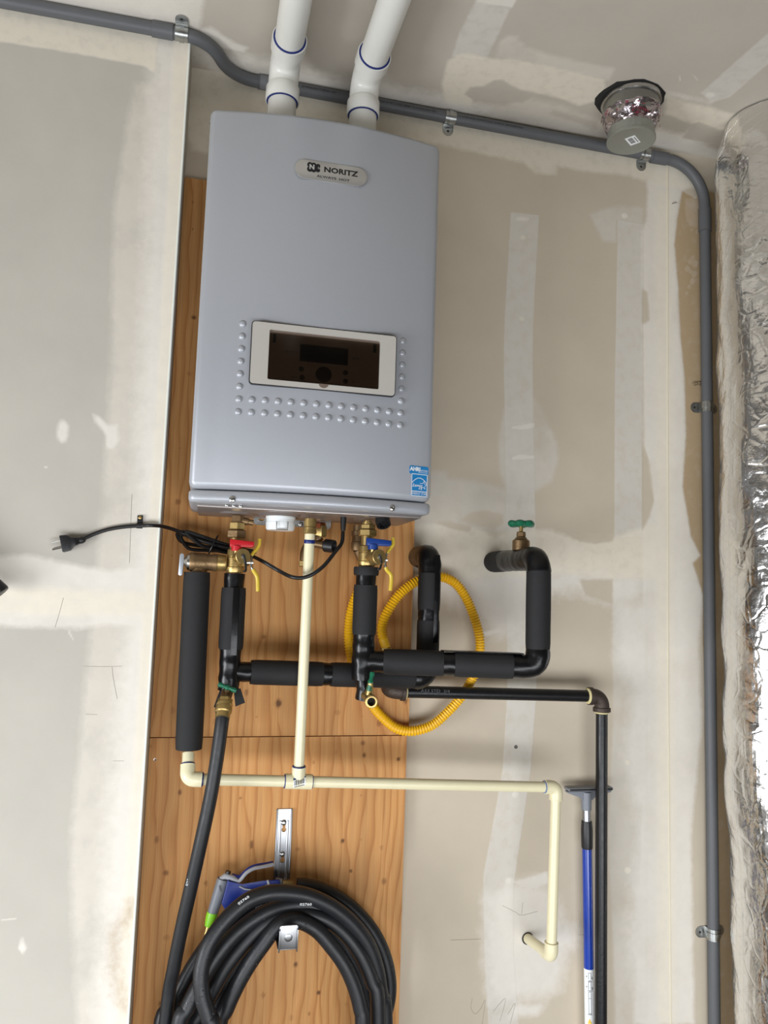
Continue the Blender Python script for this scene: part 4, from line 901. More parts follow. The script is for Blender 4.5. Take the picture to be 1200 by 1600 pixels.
# garden hose hanging from the bib, and the coil on its hanger
HR = .0128
hose = thing('garden_hose', 'long black rubber hose hanging from the left drain valve', 'hose', b2, 'black rubber hoses')
hp_ = [b2+V((0, 0, .004))]+[at(x, y, Y) for x, y, Y in ((346, 1135, -.195), (339, 1185, -.195), (328, 1250, -.19), (313, 1320, -.18), (297, 1392, -.165), (284, 1450, -.150), (272, 1510, -.135), (262, 1570, -.12))]
hp_ += [V((hp_[-1].x-.008, -.11, .55)), V((hp_[-1].x-.002, -.12, .35)), V((.02, -.15, .16)), V((.13, -.20, HR+.002)), V((.25, -.30, HR+.002)), V((.45, -.42, HR+.002))]
HP = spline(hp_, 8); M().tube(HP, HR, 16).build('hose_tube', RUBBER, hose)
M().lathe(along(b1, b2, .36), b2-b1, [(0, .0150), (.004, .0160), (.007, .0150), (.010, .0160), (.018, .0158), (.020, .0138), (.030, .0138)], 24).build('coupling', BRASS, hose)
def hosemark(m, p, d, s=.006, txt='0276'):
    d = (d-FR*d.dot(FR)).normalized(); m.wraptext(txt, s, p, d, FR, HR+.0004, 1.4)
hm = M(); hosemark(hm, along(at(292, 1380, -.165), at(292, 1380, -.165), 0), at(297, 1370, -.165)-at(289, 1398, -.165)); 
# ---- coil
CRd = .0148
def c7(cx, cy, Y): return at(230+cx/2.927, 1370+cy/2.927, Y)
coil = thing('hose_coil', 'thick coil of wet black hose hung on the aluminium wall hanger', 'hose', c7(640, 180, -.11), 'black rubber hoses')
LOOPS = [
 ([(684, 40), (730, 42), (800, 60), (880, 100), (960, 165), (1030, 250), (1078, 345), (1103, 440), (1108, 530), (1090, 620), (1060, 700)], (-.056, -.066), False),
 ([(300, 760), (280, 640), (252, 540), (247, 430), (274, 325), (318, 248), (385, 170), (465, 106), (560, 74), (660, 74), (750, 92), (850, 140), (940, 215), (1010, 310), (1050, 420), (1070, 540), (1090, 660)], (-.185, -.13), True),
 ([(60, 700), (110, 600), (160, 500), (215, 400), (285, 300), (360, 215), (450, 150), (545, 108), (650, 100), (760, 120), (860, 170), (950, 250), (1020, 360), (1050, 480), (1060, 620)], (-.085, -.085), True),
 ([(140, 720), (185, 600), (235, 500), (300, 390), (385, 280), (470, 205), (570, 150), (690, 124), (800, 138), (890, 190), (970, 280), (1025, 390), (1050, 520), (1062, 640)], (-.150, -.115), True),
 ([(205, 740), (250, 620), (310, 500), (370, 400), (450, 300), (540, 215), (640, 168), (740, 168), (840, 205), (920, 275), (985, 370), (1030, 480), (1055, 600)], (-.118, -.15), True),
 ([(325, 720), (365, 600), (415, 490), (470, 395), (530, 310), (600, 222), (680, 198), (770, 238), (845, 320), (905, 405), (948, 500), (975, 600), (985, 700)], (-.145, -.165), True),
 ([(255, 760), (290, 640), (345, 520), (405, 420), (480, 296), (560, 202), (650, 148), (750, 156), (850, 240), (930, 360), (985, 460), (1020, 570), (1035, 680)], (-.10, -.10), True),
]
marks = M()
for k, (pts, (ya, yb), closed) in enumerate(LOOPS):
    n = len(pts); L3 = [c7(x, y, ya+(yb-ya)*i/(n-1)) for i, (x, y) in enumerate(pts)]
    a, b = L3[0], L3[-1]; dd = .02*(k-3)
    if closed:
        bot = [V((b.x+.005, yb, .46+dd)), V((b.x-.045, yb, .30+dd)), V(((a.x+b.x)/2, (ya+yb)/2, .215+dd)), V((a.x+.045, ya, .30+dd)), V((a.x-.005, ya, .46+dd))]
        M().tube(spline(L3+bot, 6, True), CRd, 14, closed=True).build('loop', RUBBER, coil)
    else:
        M().tube(spline(L3+[V((b.x-.02, yb, .45)), V((b.x-.10, -.10, .27))], 7), CRd, 14).build('loop', RUBBER, coil)
for (cx, cy, k, Y) in ((440, 92, 0, -.18), (520, 120, 1, -.105), (722, 112, 2, -.148), (608, 184, 3, -.127)):
    p = c7(cx, cy, Y); d = c7(cx+20, cy-(8 if cx < 700 else 0)-(6 if cx == 440 else 0), Y)-p
    M().wraptext('02760', .0062, p-d.normalized()*.012, d, FR, CRd+.0003, 1.5).build('hose_print', WHITE, coil, 0)
# wet droplets on the left-hand loops
rnd = random.Random(11); dl = M(); sp = spline([c7(x, y, -.087) for x, y in LOOPS[2][0][:6]], 8)
drops = [(LOOPS[2][0], -.085, -.085), (LOOPS[3][0], -.150, -.115), (LOOPS[1][0], -.185, -.13), (LOOPS[5][0], -.145, -.165)]
for pts, ya, yb in drops:
    n = len(pts); L3 = spline([c7(x, y, ya+(yb-ya)*i/(n-1)) for i, (x, y) in enumerate(pts)], 8)[8:56]
    for _ in range(70):
        i = rnd.randrange(1, len(L3)-1); tg = (L3[i+1]-L3[i-1]).normalized(); side = tg.cross(FR).normalized(); a = rnd.uniform(-.9, 1.0)*(1 if side.x < 0 else -1)
        nn = (FR*math.cos(a)+side*math.sin(a)).normalized(); q = along(L3[i], L3[i+1], rnd.random())+nn*CRd; r = rnd.uniform(.0006, .0016)
        dl.lathe(q-nn*.0002, nn, [(0, r), (r*.45, r*.8), (r*.7, r*.3)], 6)
dm_ = mat('water', (.9, .95, 1, 1), .03, 0); dm_.node_tree.nodes['Principled BSDF'].inputs['Transmission Weight'].default_value = 1.0; dm_.node_tree.nodes['Principled BSDF'].inputs['IOR'].default_value = 1.33
o = dl.build('water_drops', dm_, coil); o['kind'] = 'stuff'
hm.build('hose_print', WHITE, hose, 0)

# aluminium hose hanger
bx0, bx1 = at(434.5, 1264, -.0200).x, at(459.5, 1264, -.0200).x; bz1 = zat(447, 1264, -.02); arm_z = zat(449, 1477, -.19)+.000; W2 = bx1-bx0; bxc = (bx0+bx1)/2-.003
hang = thing('hose_hanger', 'aluminium hose hanger with slotted plate and upturned front lip', 'hanger', (bxc, -.02, bz1))
Hh = bz1-.84
def kz(px): return zat(447, px, -.02)-bz1
def keyhole(zc, r1, r2, gap): return [(r2*math.cos(a), zc+gap+r2*math.sin(a)) for a in [-.6+(pi+1.2)*k/10 for k in range(11)]]+[(r1*math.cos(a), zc+r1*math.sin(a)) for a in [2.2+(2*pi-1.3)*k/14 for k in range(15)]]
holes = [keyhole(kz(1296), .0050, .0046, .016), keyhole(kz(1344), .0050, .0046, .014)]
holeplate([(-W2/2, -Hh), (W2/2, -Hh), (W2/2, 0), (-W2/2, 0)], holes, V((bxc, -.0185, bz1)), RT, UP, .0022).build('back_plate', ALU, hang)
rl = M()
for s in (-1, 1): rl.tube([V((bxc+s*(W2/2-.0015), -.0215, bz1-.0005)), V((bxc+s*(W2/2-.0015), -.0215, bz1-Hh))], .0020, 10)
for s in (-1, 1):
    M().box(V((bxc+s*(W2/2-.0016), -.0215, bz1-Hh/2)), (.0032, .0036, Hh), bev=.0012).build('edge_rib', ALU, hang)
for s in (-1, 1): M().tube([V((bxc+s*.0078, -.0208, bz1+kz(1282))), V((bxc+s*.0078, -.0208, bz1-.21))], .0024, 10).build('groove_rib', ALU, hang)
for y in (1285, 1334): screwhead(V((bxc-.001, -.0205, zat(447, y, -.02))), FR, .0056).build('screw', STEEL, hang)
lipc = at(451, 1456, -.192); lh = .046; az = lipc.z-lh/2-.009
M().box(V((bxc-.003, -.104, az)), (W2, .172, .0026), bev=.0008).build('arm', ALU, hang)
lw = abs(at(466, 1456, -.192).x-at(436, 1456, -.192).x)
M().plate(rrect(lw, lh, .005), V((lipc.x, -.190, az+lh/2-.001)), RT, V((0, -.12, 1)), .0026, .0008).build('front_lip', ALU, hang)
for s in (-1, 1): M().box(V((lipc.x+s*(lw/2-.0012), -.1945, az+lh/2-.006)), (.0022, .0045, lh*.9), RT, V((0, 1, .12)), V((0, -.12, 1)), .0006).build('lip_flange', ALU, hang)
M().lathe(V((lipc.x, -.190, az+.022)), V((0, -1, -.1)), [(0, .0100), (.0015, .0095), (.0030, .0070), (.0036, .003)], 20).build('lip_boss', ALU, hang)

# spray nozzle on the end of the coil
NY = -.055
noz = thing('spray_nozzle', 'blue and grey spray nozzle with lime collar lying over the hose coil', 'nozzle', at(365, 1385, NY))
n = lambda x, y, d=0: at(x, y, NY+d)
M().tube([n(349, 1373), n(340, 1402), n(332, 1427)], [.0125, .0118, .0105], 18).build('barrel', NOZGREY, noz)
M().tube([n(332.5, 1425), n(330.5, 1433), n(326.5, 1447)], [.0112, .0116, .0088], 18).build('collar', LIME, noz)
M().tube([n(326.5, 1446), n(322, 1462)], [.0062, .0058], 14).build('tip', BRASS, noz)
g = M(); g.loft([[n(x, y, -.012) for x, y in ((356, 1374), (378, 1384), (412, 1376), (437, 1374), (438, 1386), (412, 1391), (385, 1400), (365, 1412), (352, 1422), (346, 1412))], [n(x, y, .010) for x, y in ((356, 1374), (378, 1384), (412, 1376), (437, 1374), (438, 1386), (412, 1391), (385, 1400), (365, 1412), (352, 1422), (346, 1412))]])
bm = bmesh.new(); vv = [bm.verts.new(p) for p in g.v]; [bm.faces.new([vv[i] for i in f]) for f in g.f]; bmesh.ops.bevel(bm, geom=bm.edges[:], offset=.0028, segments=3, profile=.6, affect='EDGES'); bm.verts.index_update()
g2 = M().add([q.co.copy() for q in bm.verts], [tuple(q.index for q in f.verts) for f in bm.faces]); bm.free(); g2.build('handle', NOZBLUE, noz, 50)
M().tube([n(374, 1385, -.013), n(382, 1389, -.014), n(396, 1391, -.014), n(410, 1386, -.014), n(420, 1382, -.014)], .0016, 8).build('grip_line', LIGHTGREY, noz)
M().tube([n(418, 1375, -.011), n(420, 1382, -.0135), n(419, 1389, -.011)], .0022, 8).build('grip_band', LIGHTGREY, noz)
M().tube([n(430, 1379), n(440, 1380)], [.0098, .0090], 18).build('swivel', NOZGREY, noz)
hexnut(n(441, 1381), n(458, 1383)-n(441, 1381), .0225, .0095).build('hose_nut', BRASS, noz)
M().tube([n(345, 1374, -.002), n(352, 1369, -.002), n(363, 1372, -.004), n(371, 1377, -.004)], [.0058, .0064, .0062, .0050], 12).build('head_cover', LIGHTGREY, noz)
M().tube([n(355, 1369), n(357, 1361)], [.0058, .0052], 14).build('valve_button', BLACKP, noz)
tr_ = spline([n(366, 1374, -.006), n(374, 1376, -.007), n(385, 1364, -.007), n(397, 1357, -.007), n(412, 1354, -.007), n(428, 1350.5, -.007)], 6)
M().tube(tr_, [.0036]*len(tr_), 8).build('trigger_edge', LIGHTGREY, noz)
tb = spline([n(362, 1368, 0), n(375, 1370, 0), n(388, 1359, 0), n(398, 1354, 0), n(414, 1351, 0), n(427, 1348.5, 0)], 6); M().tube(tb, [.0046]*len(tb), 8).build('trigger', NOZBLUE, noz)
M().text('5000', .0065, n(344.5, 1388, -.0128), n(342.5, 1381, 0)-n(346, 1394, 0), FR.cross(n(342.5, 1381, 0)-n(346, 1394, 0)), lift=.0004).build('lettering', INK, noz, 0)

# cold line
t = thing('cold_water_pipe', 'black foam-wrapped cold water pipe running right from under the blue-handled valve', 'pipe', (CXp, CYp, zat(571, 1035, CYp)))
cz = lambda y: V((CXp, CYp, zat(571, y, CYp))); rc = pr(571, 960, CYp, 37.5)
m = sleeve([cz(886), cz(899)], rc*1.06, 21, .004, .05); m.build('foam_cuff', FOAM, t)
wrapped([cz(894), cz(918)], rc*.86, 22, .03).build('tape_wrap', VINYL, t)
sleeve([cz(914), cz(991)], rc, 23).build('foam_sleeve', FOAM, t)
wrapped([cz(988), cz(1012), cz(1040), cz(1062)], rc*.93, 24, .10).build('tape_wrap', VINYL, t)
wrapped([cz(1058), at(570, 1075, CYp), at(568, 1092, CYp+.004)], rc*.68, 29, .10).build('tape_wrap', VINYL, t)
EX = .6465; EY = ysolve(EX, 841, 960); CE = V((EX, EY, zat(836, 1042, EY))); CS = V((CXp+.010, CYp, zat(592, 1033, CYp)))
cc = lambda x: along(CS, CE, min(1, max(0, (x-592)/(838-592))))
rc2 = lambda x: rc*(1+.02*(x-592)/246)
wrapped([CS-RT*.006, cc(624)], rc*.92, 25, .06).build('tape_wrap', VINYL, t)
sleeve([cc(615), cc(702)], rc*1.06, 26).build('foam_sleeve', FOAM, t)
wrapped([cc(699), cc(722)], rc*.95, 27, .02).build('tape_wrap', VINYL, t)
sleeve([cc(718), cc(802)], rc*1.06, 28).build('foam_sleeve', FOAM, t)
cv = lambda y: V((EX, EY, zat(842, y, EY))); rv = pr(842, 950, EY, 39.5)
wrapped(rounded([cc(799), CE, cv(1012)], .024, 8), rv*.98, 30, .09).build('tape_wrap', VINYL, t)
ts = M().loft([[cc(x)+V((0, -.004*0, rc*1.04+.0012)) + V((0, s*.012, 0)) for s in (-1, 1)]+[cc(x)+V((0, s*.012, rc*1.04-.001)) for s in (1, -1)] for x in (700, 730, 760, 790, 815)]); ts.build('tape_strip', VINYL, t)
sleeve([cv(1014), cv(888)], rv, 31).build('foam_sleeve', FOAM, t)
ze = zat(842, 872, EY); wrapped(rounded([cv(892), V((EX, EY, ze)), V((EX, EY+.06, ze))], .028, 8), rv*1.0, 32, .06).build('tape_wrap', VINYL, t)
wrapped([V((EX, EY+.055, ze)), V((EX, EY+.09, ze)), V((EX, -.075, ze))], rv*.96, 33, .06).build('tape_wrap', VINYL, t)
sleeve([V((EX, -.078, ze)), V((EX, -.001, ze))], rv*.98, 34).build('foam_sleeve', FOAM, t)

# gate valve on the stub of the cold line
GY = ysolve(EX, 814, 850); g0 = V((EX, GY, ze+rv*.8)); G = lambda y: V((EX, GY, zat(814, y, GY)))
t = thing('gate_valve', 'bronze gate valve with a green handwheel on the taped wall stub', 'valve', g0)
zl = lambda y: G(y).z-g0.z
M().lathe(g0, UP, [(0, .0185), (zl(845), .0185), (zl(844), .0165), (zl(841), .0120), (zl(839.5), .0115)], 26).build('bonnet', BRONZE, t)
hexnut(G(839), UP, zl(831)-zl(839), .0098).build('packing_nut', BRONZE, t)
M().lathe(G(832), UP, [(0, .0042), (zl(821)-zl(832), .0040)], 12).build('stem', BRASS, t)
wc = G(818.5); wh = M(); Rw = pr(813, 818, GY, 34)
ring = [wc+V((math.cos(a)*Rw*(.93+.07*math.cos(6*a)), math.sin(a)*Rw*(.93+.07*math.cos(6*a)), .0035*math.cos(6*a)*0)) for a in [2*pi*k/60 for k in range(60)]]
wh.tube(ring, [.0064+.0009*math.cos(6*2*pi*k/60) for k in range(60)], 10, closed=True).build('handwheel', GREEN, t)
sp_ = M(); sp_.lathe(wc-UP*.006, UP, [(0, .0075), (.010, .0075), (.011, .005)], 16)
sp_.build('wheel_hub', GREEN, t)
for k in range(5):
    a = 2*pi*k/5+.3; d = V((math.cos(a), math.sin(a), 0)); M().tube([wc+d*.004-UP*.002, wc+d*Rw*.92], .0034, 8).build('spoke', GREEN, t)

# open drain valve under the cold tee
t = thing('drain_valve', 'open brass drain valve with green wing handle under the taped cold tee', 'valve', at(574, 1085, CYp-.02))
d0 = at(569, 1086, CYp); d1 = at(575, 1088, CYp-.028); d2 = at(580, 1096, CYp-.058)
M().tube(spline([d0, d1, along(d1, d2, .7)], 6), [.0098]*13, 16).build('valve_body', BRASS, t)
ax = (CAM-d2).normalized()*.75+V((.12, -.5, -.25)).normalized()*.4; ax.normalize()
M().lathe(d2-ax*.018, ax, [(0, .0095), (.008, .0098), (.010, .0122), (.0215, .0122), (.022, .0108), (.0218, .0082), (.010, .0075)], 24).build('spout', BRASS, t)
M().lathe(d2-ax*.0086, ax, [(0, .0074), (.0008, .0074)], 20).build('bore_shade_disc', mat('bore_shade', srgb(14, 13, 12), .8), t)  # dark disc stands in for the shade inside the spout
hc = at(579, 1065, CYp-.048); M().tube([hc, at(577, 1084, CYp-.040)], [.0052, .0085], 12).build('stem', BRASS, t)
winged(M(), hc, at(583, 1049, CYp-.050)-at(577, 1078, CYp-.050), .0185, .0046).build('wing_handle', GREEN, t)

# yellow corrugated gas tube
YY = -.038
cp2 = [(603, 1012), (597, 990), (599, 970), (610, 948), (625, 928), (645, 912), (668, 902), (692, 902), (712, 912), (728, 934), (741, 965), (748, 990), (750, 1012), (747, 1035), (738, 1060), (722, 1087), (700, 1112), (675, 1133), (645, 1142), (620, 1138), (598, 1121), (579, 1098), (563, 1068), (552, 1040), (546, 1010), (545, 985), (548, 958), (556, 932), (567, 908), (573, 890)]
pts = spline([at(x, y, YY) for x, y in cp2], 12); L = [0]
for a, b in zip(pts, pts[1:]): L.append(L[-1]+(b-a).length)
n = int(L[-1]/.00155); P = []; j = 0
for k in range(n+1):
    s = L[-1]*k/n
    while j < len(pts)-2 and L[j+1] < s: j += 1
    P.append(along(pts[j], pts[j+1], (s-L[j])/max(1e-9, L[j+1]-L[j])))
t = thing('gas_tube', 'yellow corrugated gas tube looped behind the black pipes', 'tube', at(640, 1142, YY))
k0 = int(n*.02); rr = [.0105 if k < k0 or k > n-k0*.6 else (.0115, .0112, .0093, .0090)[k % 4] for k in range(n+1)]
M().tube(P, rr, 16).build('corrugated_tube', CSST, t, 60)
M().lathe(at(603, 1012, YY), V((0, .1, -1)), [(0, .0125), (.02, .0125), (.021, .0100), (.034, .0100)], 6).build('end_nut', BRASS, t)
fx = at(559, 846, -.06); ft = M().lathe(V((fx.x, -.06, fx.z-.020)), UP, [(0, .0125), (.006, .0145), (.018, .0145), (.019, .0125), (.032, .0125), (.033, .0145), (.042, .0145), (.043, .011), (1.6935-fx.z+.020, .011)], 16)
ft.build('inlet_fitting', BRONZE, t); M().tube(spline([P[-1], at(566, 876, -.054), V((fx.x, -.06, fx.z-.018))], 6), .0102, 14).build('tube_end', BRONZE, t)

# black gas pipe
GYp = -.066
t = thing('gas_pipe', 'black iron gas pipe running right then straight down with a cast elbow', 'pipe', at(937, 1094, GYp))
ga, gb = at(612, 1079, GYp), at(939.5, 1089, GYp); gx = at(939.7, 1300, GYp).x; gb = V((gx, GYp, at(936, 1088, GYp).z)); ga.z = at(612, 1080, GYp).z
r = pr(939, 1350, GYp, 19.2); d = (gb-ga).normalized()
M().tube([ga+d*.016, gb-d*.028], r, 18).build('horizontal_run', BLACKIRON, t)
M().tube([gb-UP*.026, V((gx, GYp, 0))], r, 18).build('vertical_run', BLACKIRON, t)
e = M(); e.tube(rounded([gb-d*.030, gb, gb-UP*.031], .022, 10), r*1.27, 22); e.lathe(gb-d*.034, d, [(0, r*1.28), (.001, r*1.5), (.0095, r*1.5), (.0105, r*1.28)], 22); e.lathe(gb-UP*.035, UP, [(0, r*1.28), (.001, r*1.5), (.0095, r*1.5), (.0105, r*1.28)], 22); e.build('elbow', CASTIRON, t)
M().lathe(gb-d*.0375, d, [(0, r*1.03), (.0015, r*1.3), (.0036, r*1.34)], 20).build('sealant', DOPE, t); M().lathe(gb-UP*.0385, UP, [(0, r*1.03), (.0015, r*1.18), (.0036, r*1.24)], 20).build('sealant', DOPE, t)
e = M(); e.tube(rounded([ga+d*.026, ga, ga+V((0, .028, .003))], .020, 10), r*1.27, 22); e.lathe(ga+d*.030, -d, [(0, r*1.28), (.001, r*1.5), (.0095, r*1.5), (.0105, r*1.28)], 22); e.build('elbow', CASTIRON, t)
M().lathe(ga+d*.0335, -d, [(0, r*1.03), (.0015, r*1.25), (.0036, r*1.3)], 20).build('sealant', DOPE, t)
M().wraptext('A53 STD  3/4', .009, at(655, 1078, GYp), d, FR, r, 1.3).build('stencil', mat('stencil_grey', srgb(80, 82, 84), .6), t, 0)

# cream drain pipe
DY_ = -.125
t = thing('drain_pipe', 'cream plastic drain pipe with a tee below the heater, elbow and wall stub', 'pipe', at(466, 1221, DY_))
r = pr(700, 1224, DY_, 16.6)
DL_ = -.150; pe0 = V((at(293, 1215, DL_).x, DL_, zat(300, 1217, DL_))); pe1 = V((at(869, 1230, DY_).x, DY_, zat(869, 1230, DY_))); dd = (pe1-pe0).normalized()
tx = along(pe0, pe1, (at(466, 1221, -.142).x-pe0.x)/(pe1.x-pe0.x)); ptop = V((at(484, 838, -.186).x, -.186, zat(484, 833, -.186)))
M().tube([pe0+dd*.02, pe1-dd*.02], r, 18).build('horizontal_run', CREAM_PVC, t)
M().tube([tx+V((0, 0, .015)), ptop], r*.94, 18).build('riser', CREAM_PVC, t)
M().lathe(along(tx, ptop, .958), ptop-tx, [(0, r*.96), (.001, r*1.0), (.0065, r*1.0), (.0075, r*.96)], 18).build('primer_ring', PURPLE, t)
q = M(); q.tube([tx-dd*.0265, tx+dd*.0265], r*1.32, 22); q.lathe(tx, ptop-tx, [(0, r*1.2), (.016, r*1.25), (.0290, r*1.25), (.0295, r*1.0)], 22); tee = q.build('tee', CREAM_PVC, t)
for s in (-1, 1): M().lathe(tx+dd*s*.0262, dd*s, [(0, r*1.25), (.0018, r*1.22), (.002, r)], 20).build('primer_ring', PURPLE, t)
M().lathe(tx+(ptop-tx).normalized()*.0290, ptop-tx, [(0, r*1.2), (.0018, r*1.17), (.002, r)], 20).build('primer_ring', PURPLE, t)
lc = tx+V((.001, 0, .004)); la = V((.96, 0, .22)).normalized()
st = M(); 
def curved(m_, u0, u1, v0, v1, ex):
    n_ = 6; vs = []; sd = FR.cross(la)
    for i in range(n_+1):
        w_ = (v0+(v1-v0)*i/n_)/(r*1.32)
        for u in (u0, u1):
            p = lc+la*u; ctr = tx+dd*((p-tx).dot(dd)); 
            z_ = (p-ctr).z+ (v0+(v1-v0)*i/n_); a_ = max(-1.3, min(1.3, z_/(r*1.32))); vs.append(ctr+FR*math.cos(a_)*(r*1.32+ex)+UP*math.sin(a_)*(r*1.32+ex)+V((0, 0, 0)))
    m_.add(vs, [(2*i, 2*i+1, 2*i+3, 2*i+2) for i in range(n_)])
curved(st, -.0125, .0125, -.011, .004, .0004); st.build('label', WHITE, tee, 0)
st = M(); curved(st, -.0130, .0130, .0045, .0080, .0005); st.build('label_bar', mat('label_blue', srgb(30, 70, 110), .5), tee, 0)
st = M(); 
for k in range(9): curved(st, -.0105+k*.0024, -.0105+k*.0024+(.0009, .0015)[k % 2], -.006, .003, .0007)
st.build('barcode', INK, tee, 0); st = M(); curved(st, -.010, .010, -.0100, -.0085, .0007); st.build('barcode_digits', GREYINK, tee, 0)
def elbow(c, a, b, name='elbow'):
    a = V(a).normalized(); b = V(b).normalized(); q = M(); q.tube(rounded([c+a*.024, c, c+b*.024], r*1.15, 8), r*1.30, 22)
    for w in (a, b): q.lathe(c+w*.0235, w, [(0, r*1.30), (.003, r*1.33), (.0036, r)], 22)
    return q.build(name, CREAM_PVC, t)
upL = V((xdb-pe0.x, HYp-DL_, zb-.008-pe0.z))
elbow(pe0, upL, dd); M().tube([pe0+upL.normalized()*.02, pe0+upL*1.0], r*1.05, 18).build('discharge_riser', CREAM_PVC, t)
M().lathe(pe0+upL.normalized()*.0272, upL, [(0, r*1.22), (.0018, r*1.2), (.002, r)], 20).build('primer_ring', PURPLE, t)
M().lathe(pe0+dd*.0268, dd, [(0, r*1.22), (.0024, r*1.2), (.0026, r)], 20).build('primer_ring', PURPLE, t)
pe2 = V((at(861, 1493, DY_).x, DY_, zat(861, 1493, DY_))); ddn = (pe2-pe1).normalized()
elbow(pe1, -dd, ddn); M().lathe(pe1-dd*.0268, -dd, [(0, r*1.2), (.0024, r*1.16), (.0026, r)], 20).build('primer_ring', mat('pale_primer', srgb(120, 134, 160), .5), t)
M().tube([pe1+ddn*.02, pe2-ddn*.02], r, 18).build('drop', CREAM_PVC, t)
wl = at(824, 1466, 0); out = (wl-pe2).normalized(); elbow(pe2, -ddn, out); M().tube([pe2+out*.015, wl-out*.0035], r, 18).build('wall_stub', CREAM_PVC, t)
M().lathe(V((wl.x, -.0026, wl.z)), V((0, 1, 0)), [(0, r*1.0), (.0008, r*1.22), (.0012, r*1.22)], 22).build('gap_shade_disc', mat('gap_shade', srgb(40, 38, 36), .9), t)  # dark disc stands in for the shaded gap round the stub
ad = M(); adt = V((ptop.x, -.186, 1.6885)); L_ = adt.z-ptop.z
ad.lathe(ptop-UP*.002, UP, [(0, .0118), (.002, .0135), (.0075, .0128), (.008, .0118), (.0135, .0118), (.014, .0105), (.0145, .0125), (L_*.92, .0125), (L_+.004, .0115)], 20); ad.build('brass_adapter', BRASS, t)

# drain cock behind the riser
t = thing('drain_cock', 'bronze drain cock with black knob behind the cream riser', 'valve', (.23, -.085, 1.66))
q0 = at(499, 830, -.085); hexnut(V((q0.x, -.085, 1.6930)), DN, .014, .0125).build('inlet_nut', mat('copper', srgb(150, 86, 56), .4, .9), t)
hexnut(V((q0.x+.003, -.085, q0.z+.012)), DN, .024, .0135).build('union_nut', BRASS, t)
q1 = at(477, 862, -.085); q2 = at(514, 853, -.105)
M().tube(spline([V((q0.x+.003, -.085, q0.z-.010)), along(q0, q1, .6), V((q1.x, -.085, q1.z)), V((q1.x, -.085, zat(477, 882, -.085)))], 5), .0105, 14).build('valve_body', BRONZE, t)
hexnut(V((q1.x, -.085, zat(477, 876, -.085))), DN, .013, .0140).build('outlet_nut', BRASS, t)
qa = (q2-at(490, 850, -.085)).normalized(); M().tube([at(484, 848, -.085), q2-qa*.010], .0085, 14).build('branch', BRONZE, t)
kb = M().lathe(q2-qa*.010, qa, [(0, .0125), (.002, .0140), (.022, .0138), (.0225, .0112), (.016, .0100)], 22); kb.build('knob', BLACKP, t)

# ------------------------------------------------------------------ power cord with plug and clip
rcd = .0038
t = thing('power_cord', 'black power cord with a three-prong plug hanging loose on the wall', 'cord', at(215, 822, STEP-.006))
seg = [(537, 826, -.162), (534, 848, -.172), (524, 862, -.188), (504, 886, -.204), (480, 901, -.206), (458, 902, -.200), (436, 892, -.170), (412, 878, -.155), (392, 868, -.11), (370, 860, -.085), (345, 854, -.075), (318, 846, -.07), (296, 838, -.065), (276, 829, -.075), (256, 823, -.10), (238, 821, -.128), (219, 821.5, STEP-.006), (195, 823, STEP-.006), (170, 827, STEP-.006), (148, 834, STEP-.007), (127, 843.5, STEP-.012)]
sp = spline([V((at(537, 805, -.16).x, -.16, 1.6695))]+[at(*s) for s in seg[1:]], 8); M().tube(sp, rcd, 12).build('cord', CORDM, t)
for k, pts in enumerate(([(278, 832), (300, 833), (330, 845), (372, 857), (398, 864), (372, 862), (335, 856), (300, 851), (282, 845)], [(283, 836), (305, 838), (340, 849), (380, 858), (396, 862), (360, 861), (325, 860), (298, 858), (287, 848)], [(290, 831), (315, 838), (350, 850), (386, 860), (360, 864), (330, 857), (310, 849)])):
    M().tube(spline([at(x, y, -.048-.012*k) for x, y in pts], 8, True), rcd, 10, closed=True).build('cord_bundle', CORDM, t)
zt_ = at(333, 852, -.06); M().tube([zt_+V((.003*math.sin(a), .024*math.cos(a), 0))+V((.006, 0, .021))*math.sin(a) for a in [2*pi*k/20 for k in range(20)]], .0018, 8, closed=True).build('zip_tie', CORDM, t)
M().tube(spline([at(330, 846, -.085), at(325, 842, -.092), at(319, 838, -.096)], 4), [.0016]*9, 6).build('tie_tail', CORDM, t)
pb = at(106, 848, STEP-.014); pd = (at(92, 851, STEP-.014)-at(127, 844, STEP-.014)).normalized(); pu = FR.cross(pd).normalized()*1.0
if pu.z < 0: pu = -pu
pl = M().loft([[at(127, 844, STEP-.012)*(1)+(pu*a*s+FR*b*s*.8) for a, b in ((-1, -1), (1, -1), (1, 1), (-1, 1))] for s in (.0045,)]+[[at(x, y, STEP-.014)+(pu*a*h+FR*b*.009) for a, b in ((-1, -1), (1, -1), (1, 1), (-1, 1))] for x, y, h in ((119, 846, .0075), (113, 847, .0085), (108, 848, .0150), (96, 850, .0165))])
bm = bmesh.new(); vv = [bm.verts.new(p) for p in pl.v]; [bm.faces.new([vv[i] for i in f]) for f in pl.f]; bmesh.ops.bevel(bm, geom=bm.edges[:], offset=.0018, segments=2, profile=.6, affect='EDGES'); bm.verts.index_update()
M().add([q.co.copy() for q in bm.verts], [tuple(q.index for q in f.verts) for f in bm.faces]).build('plug_body', BLACKP, t, 40); bm.free()
M().tube([at(x, y, STEP-.012) for x, y in ((133, 842), (130, 843), (127, 844), (122, 845.3))], [.0046, .0066, .0070, .0062], 14).build('strain_relief', BLACKP, t)
for x, y, dx, dy, f_ in ((97, 843.5, -17, 4.3, .003), (97, 853, -13, 3.2, -.008)):
    a = at(x, y, STEP-.014+f_*.2); b = at(x+dx, y+dy, STEP-.014+f_*.2); c = (a+b)/2; d_ = (b-a).normalized()
    M().box(c, ((b-a).length, .0058, .0016), d_, FR, d_.cross(FR), .0004).build('prong', STEEL, t)
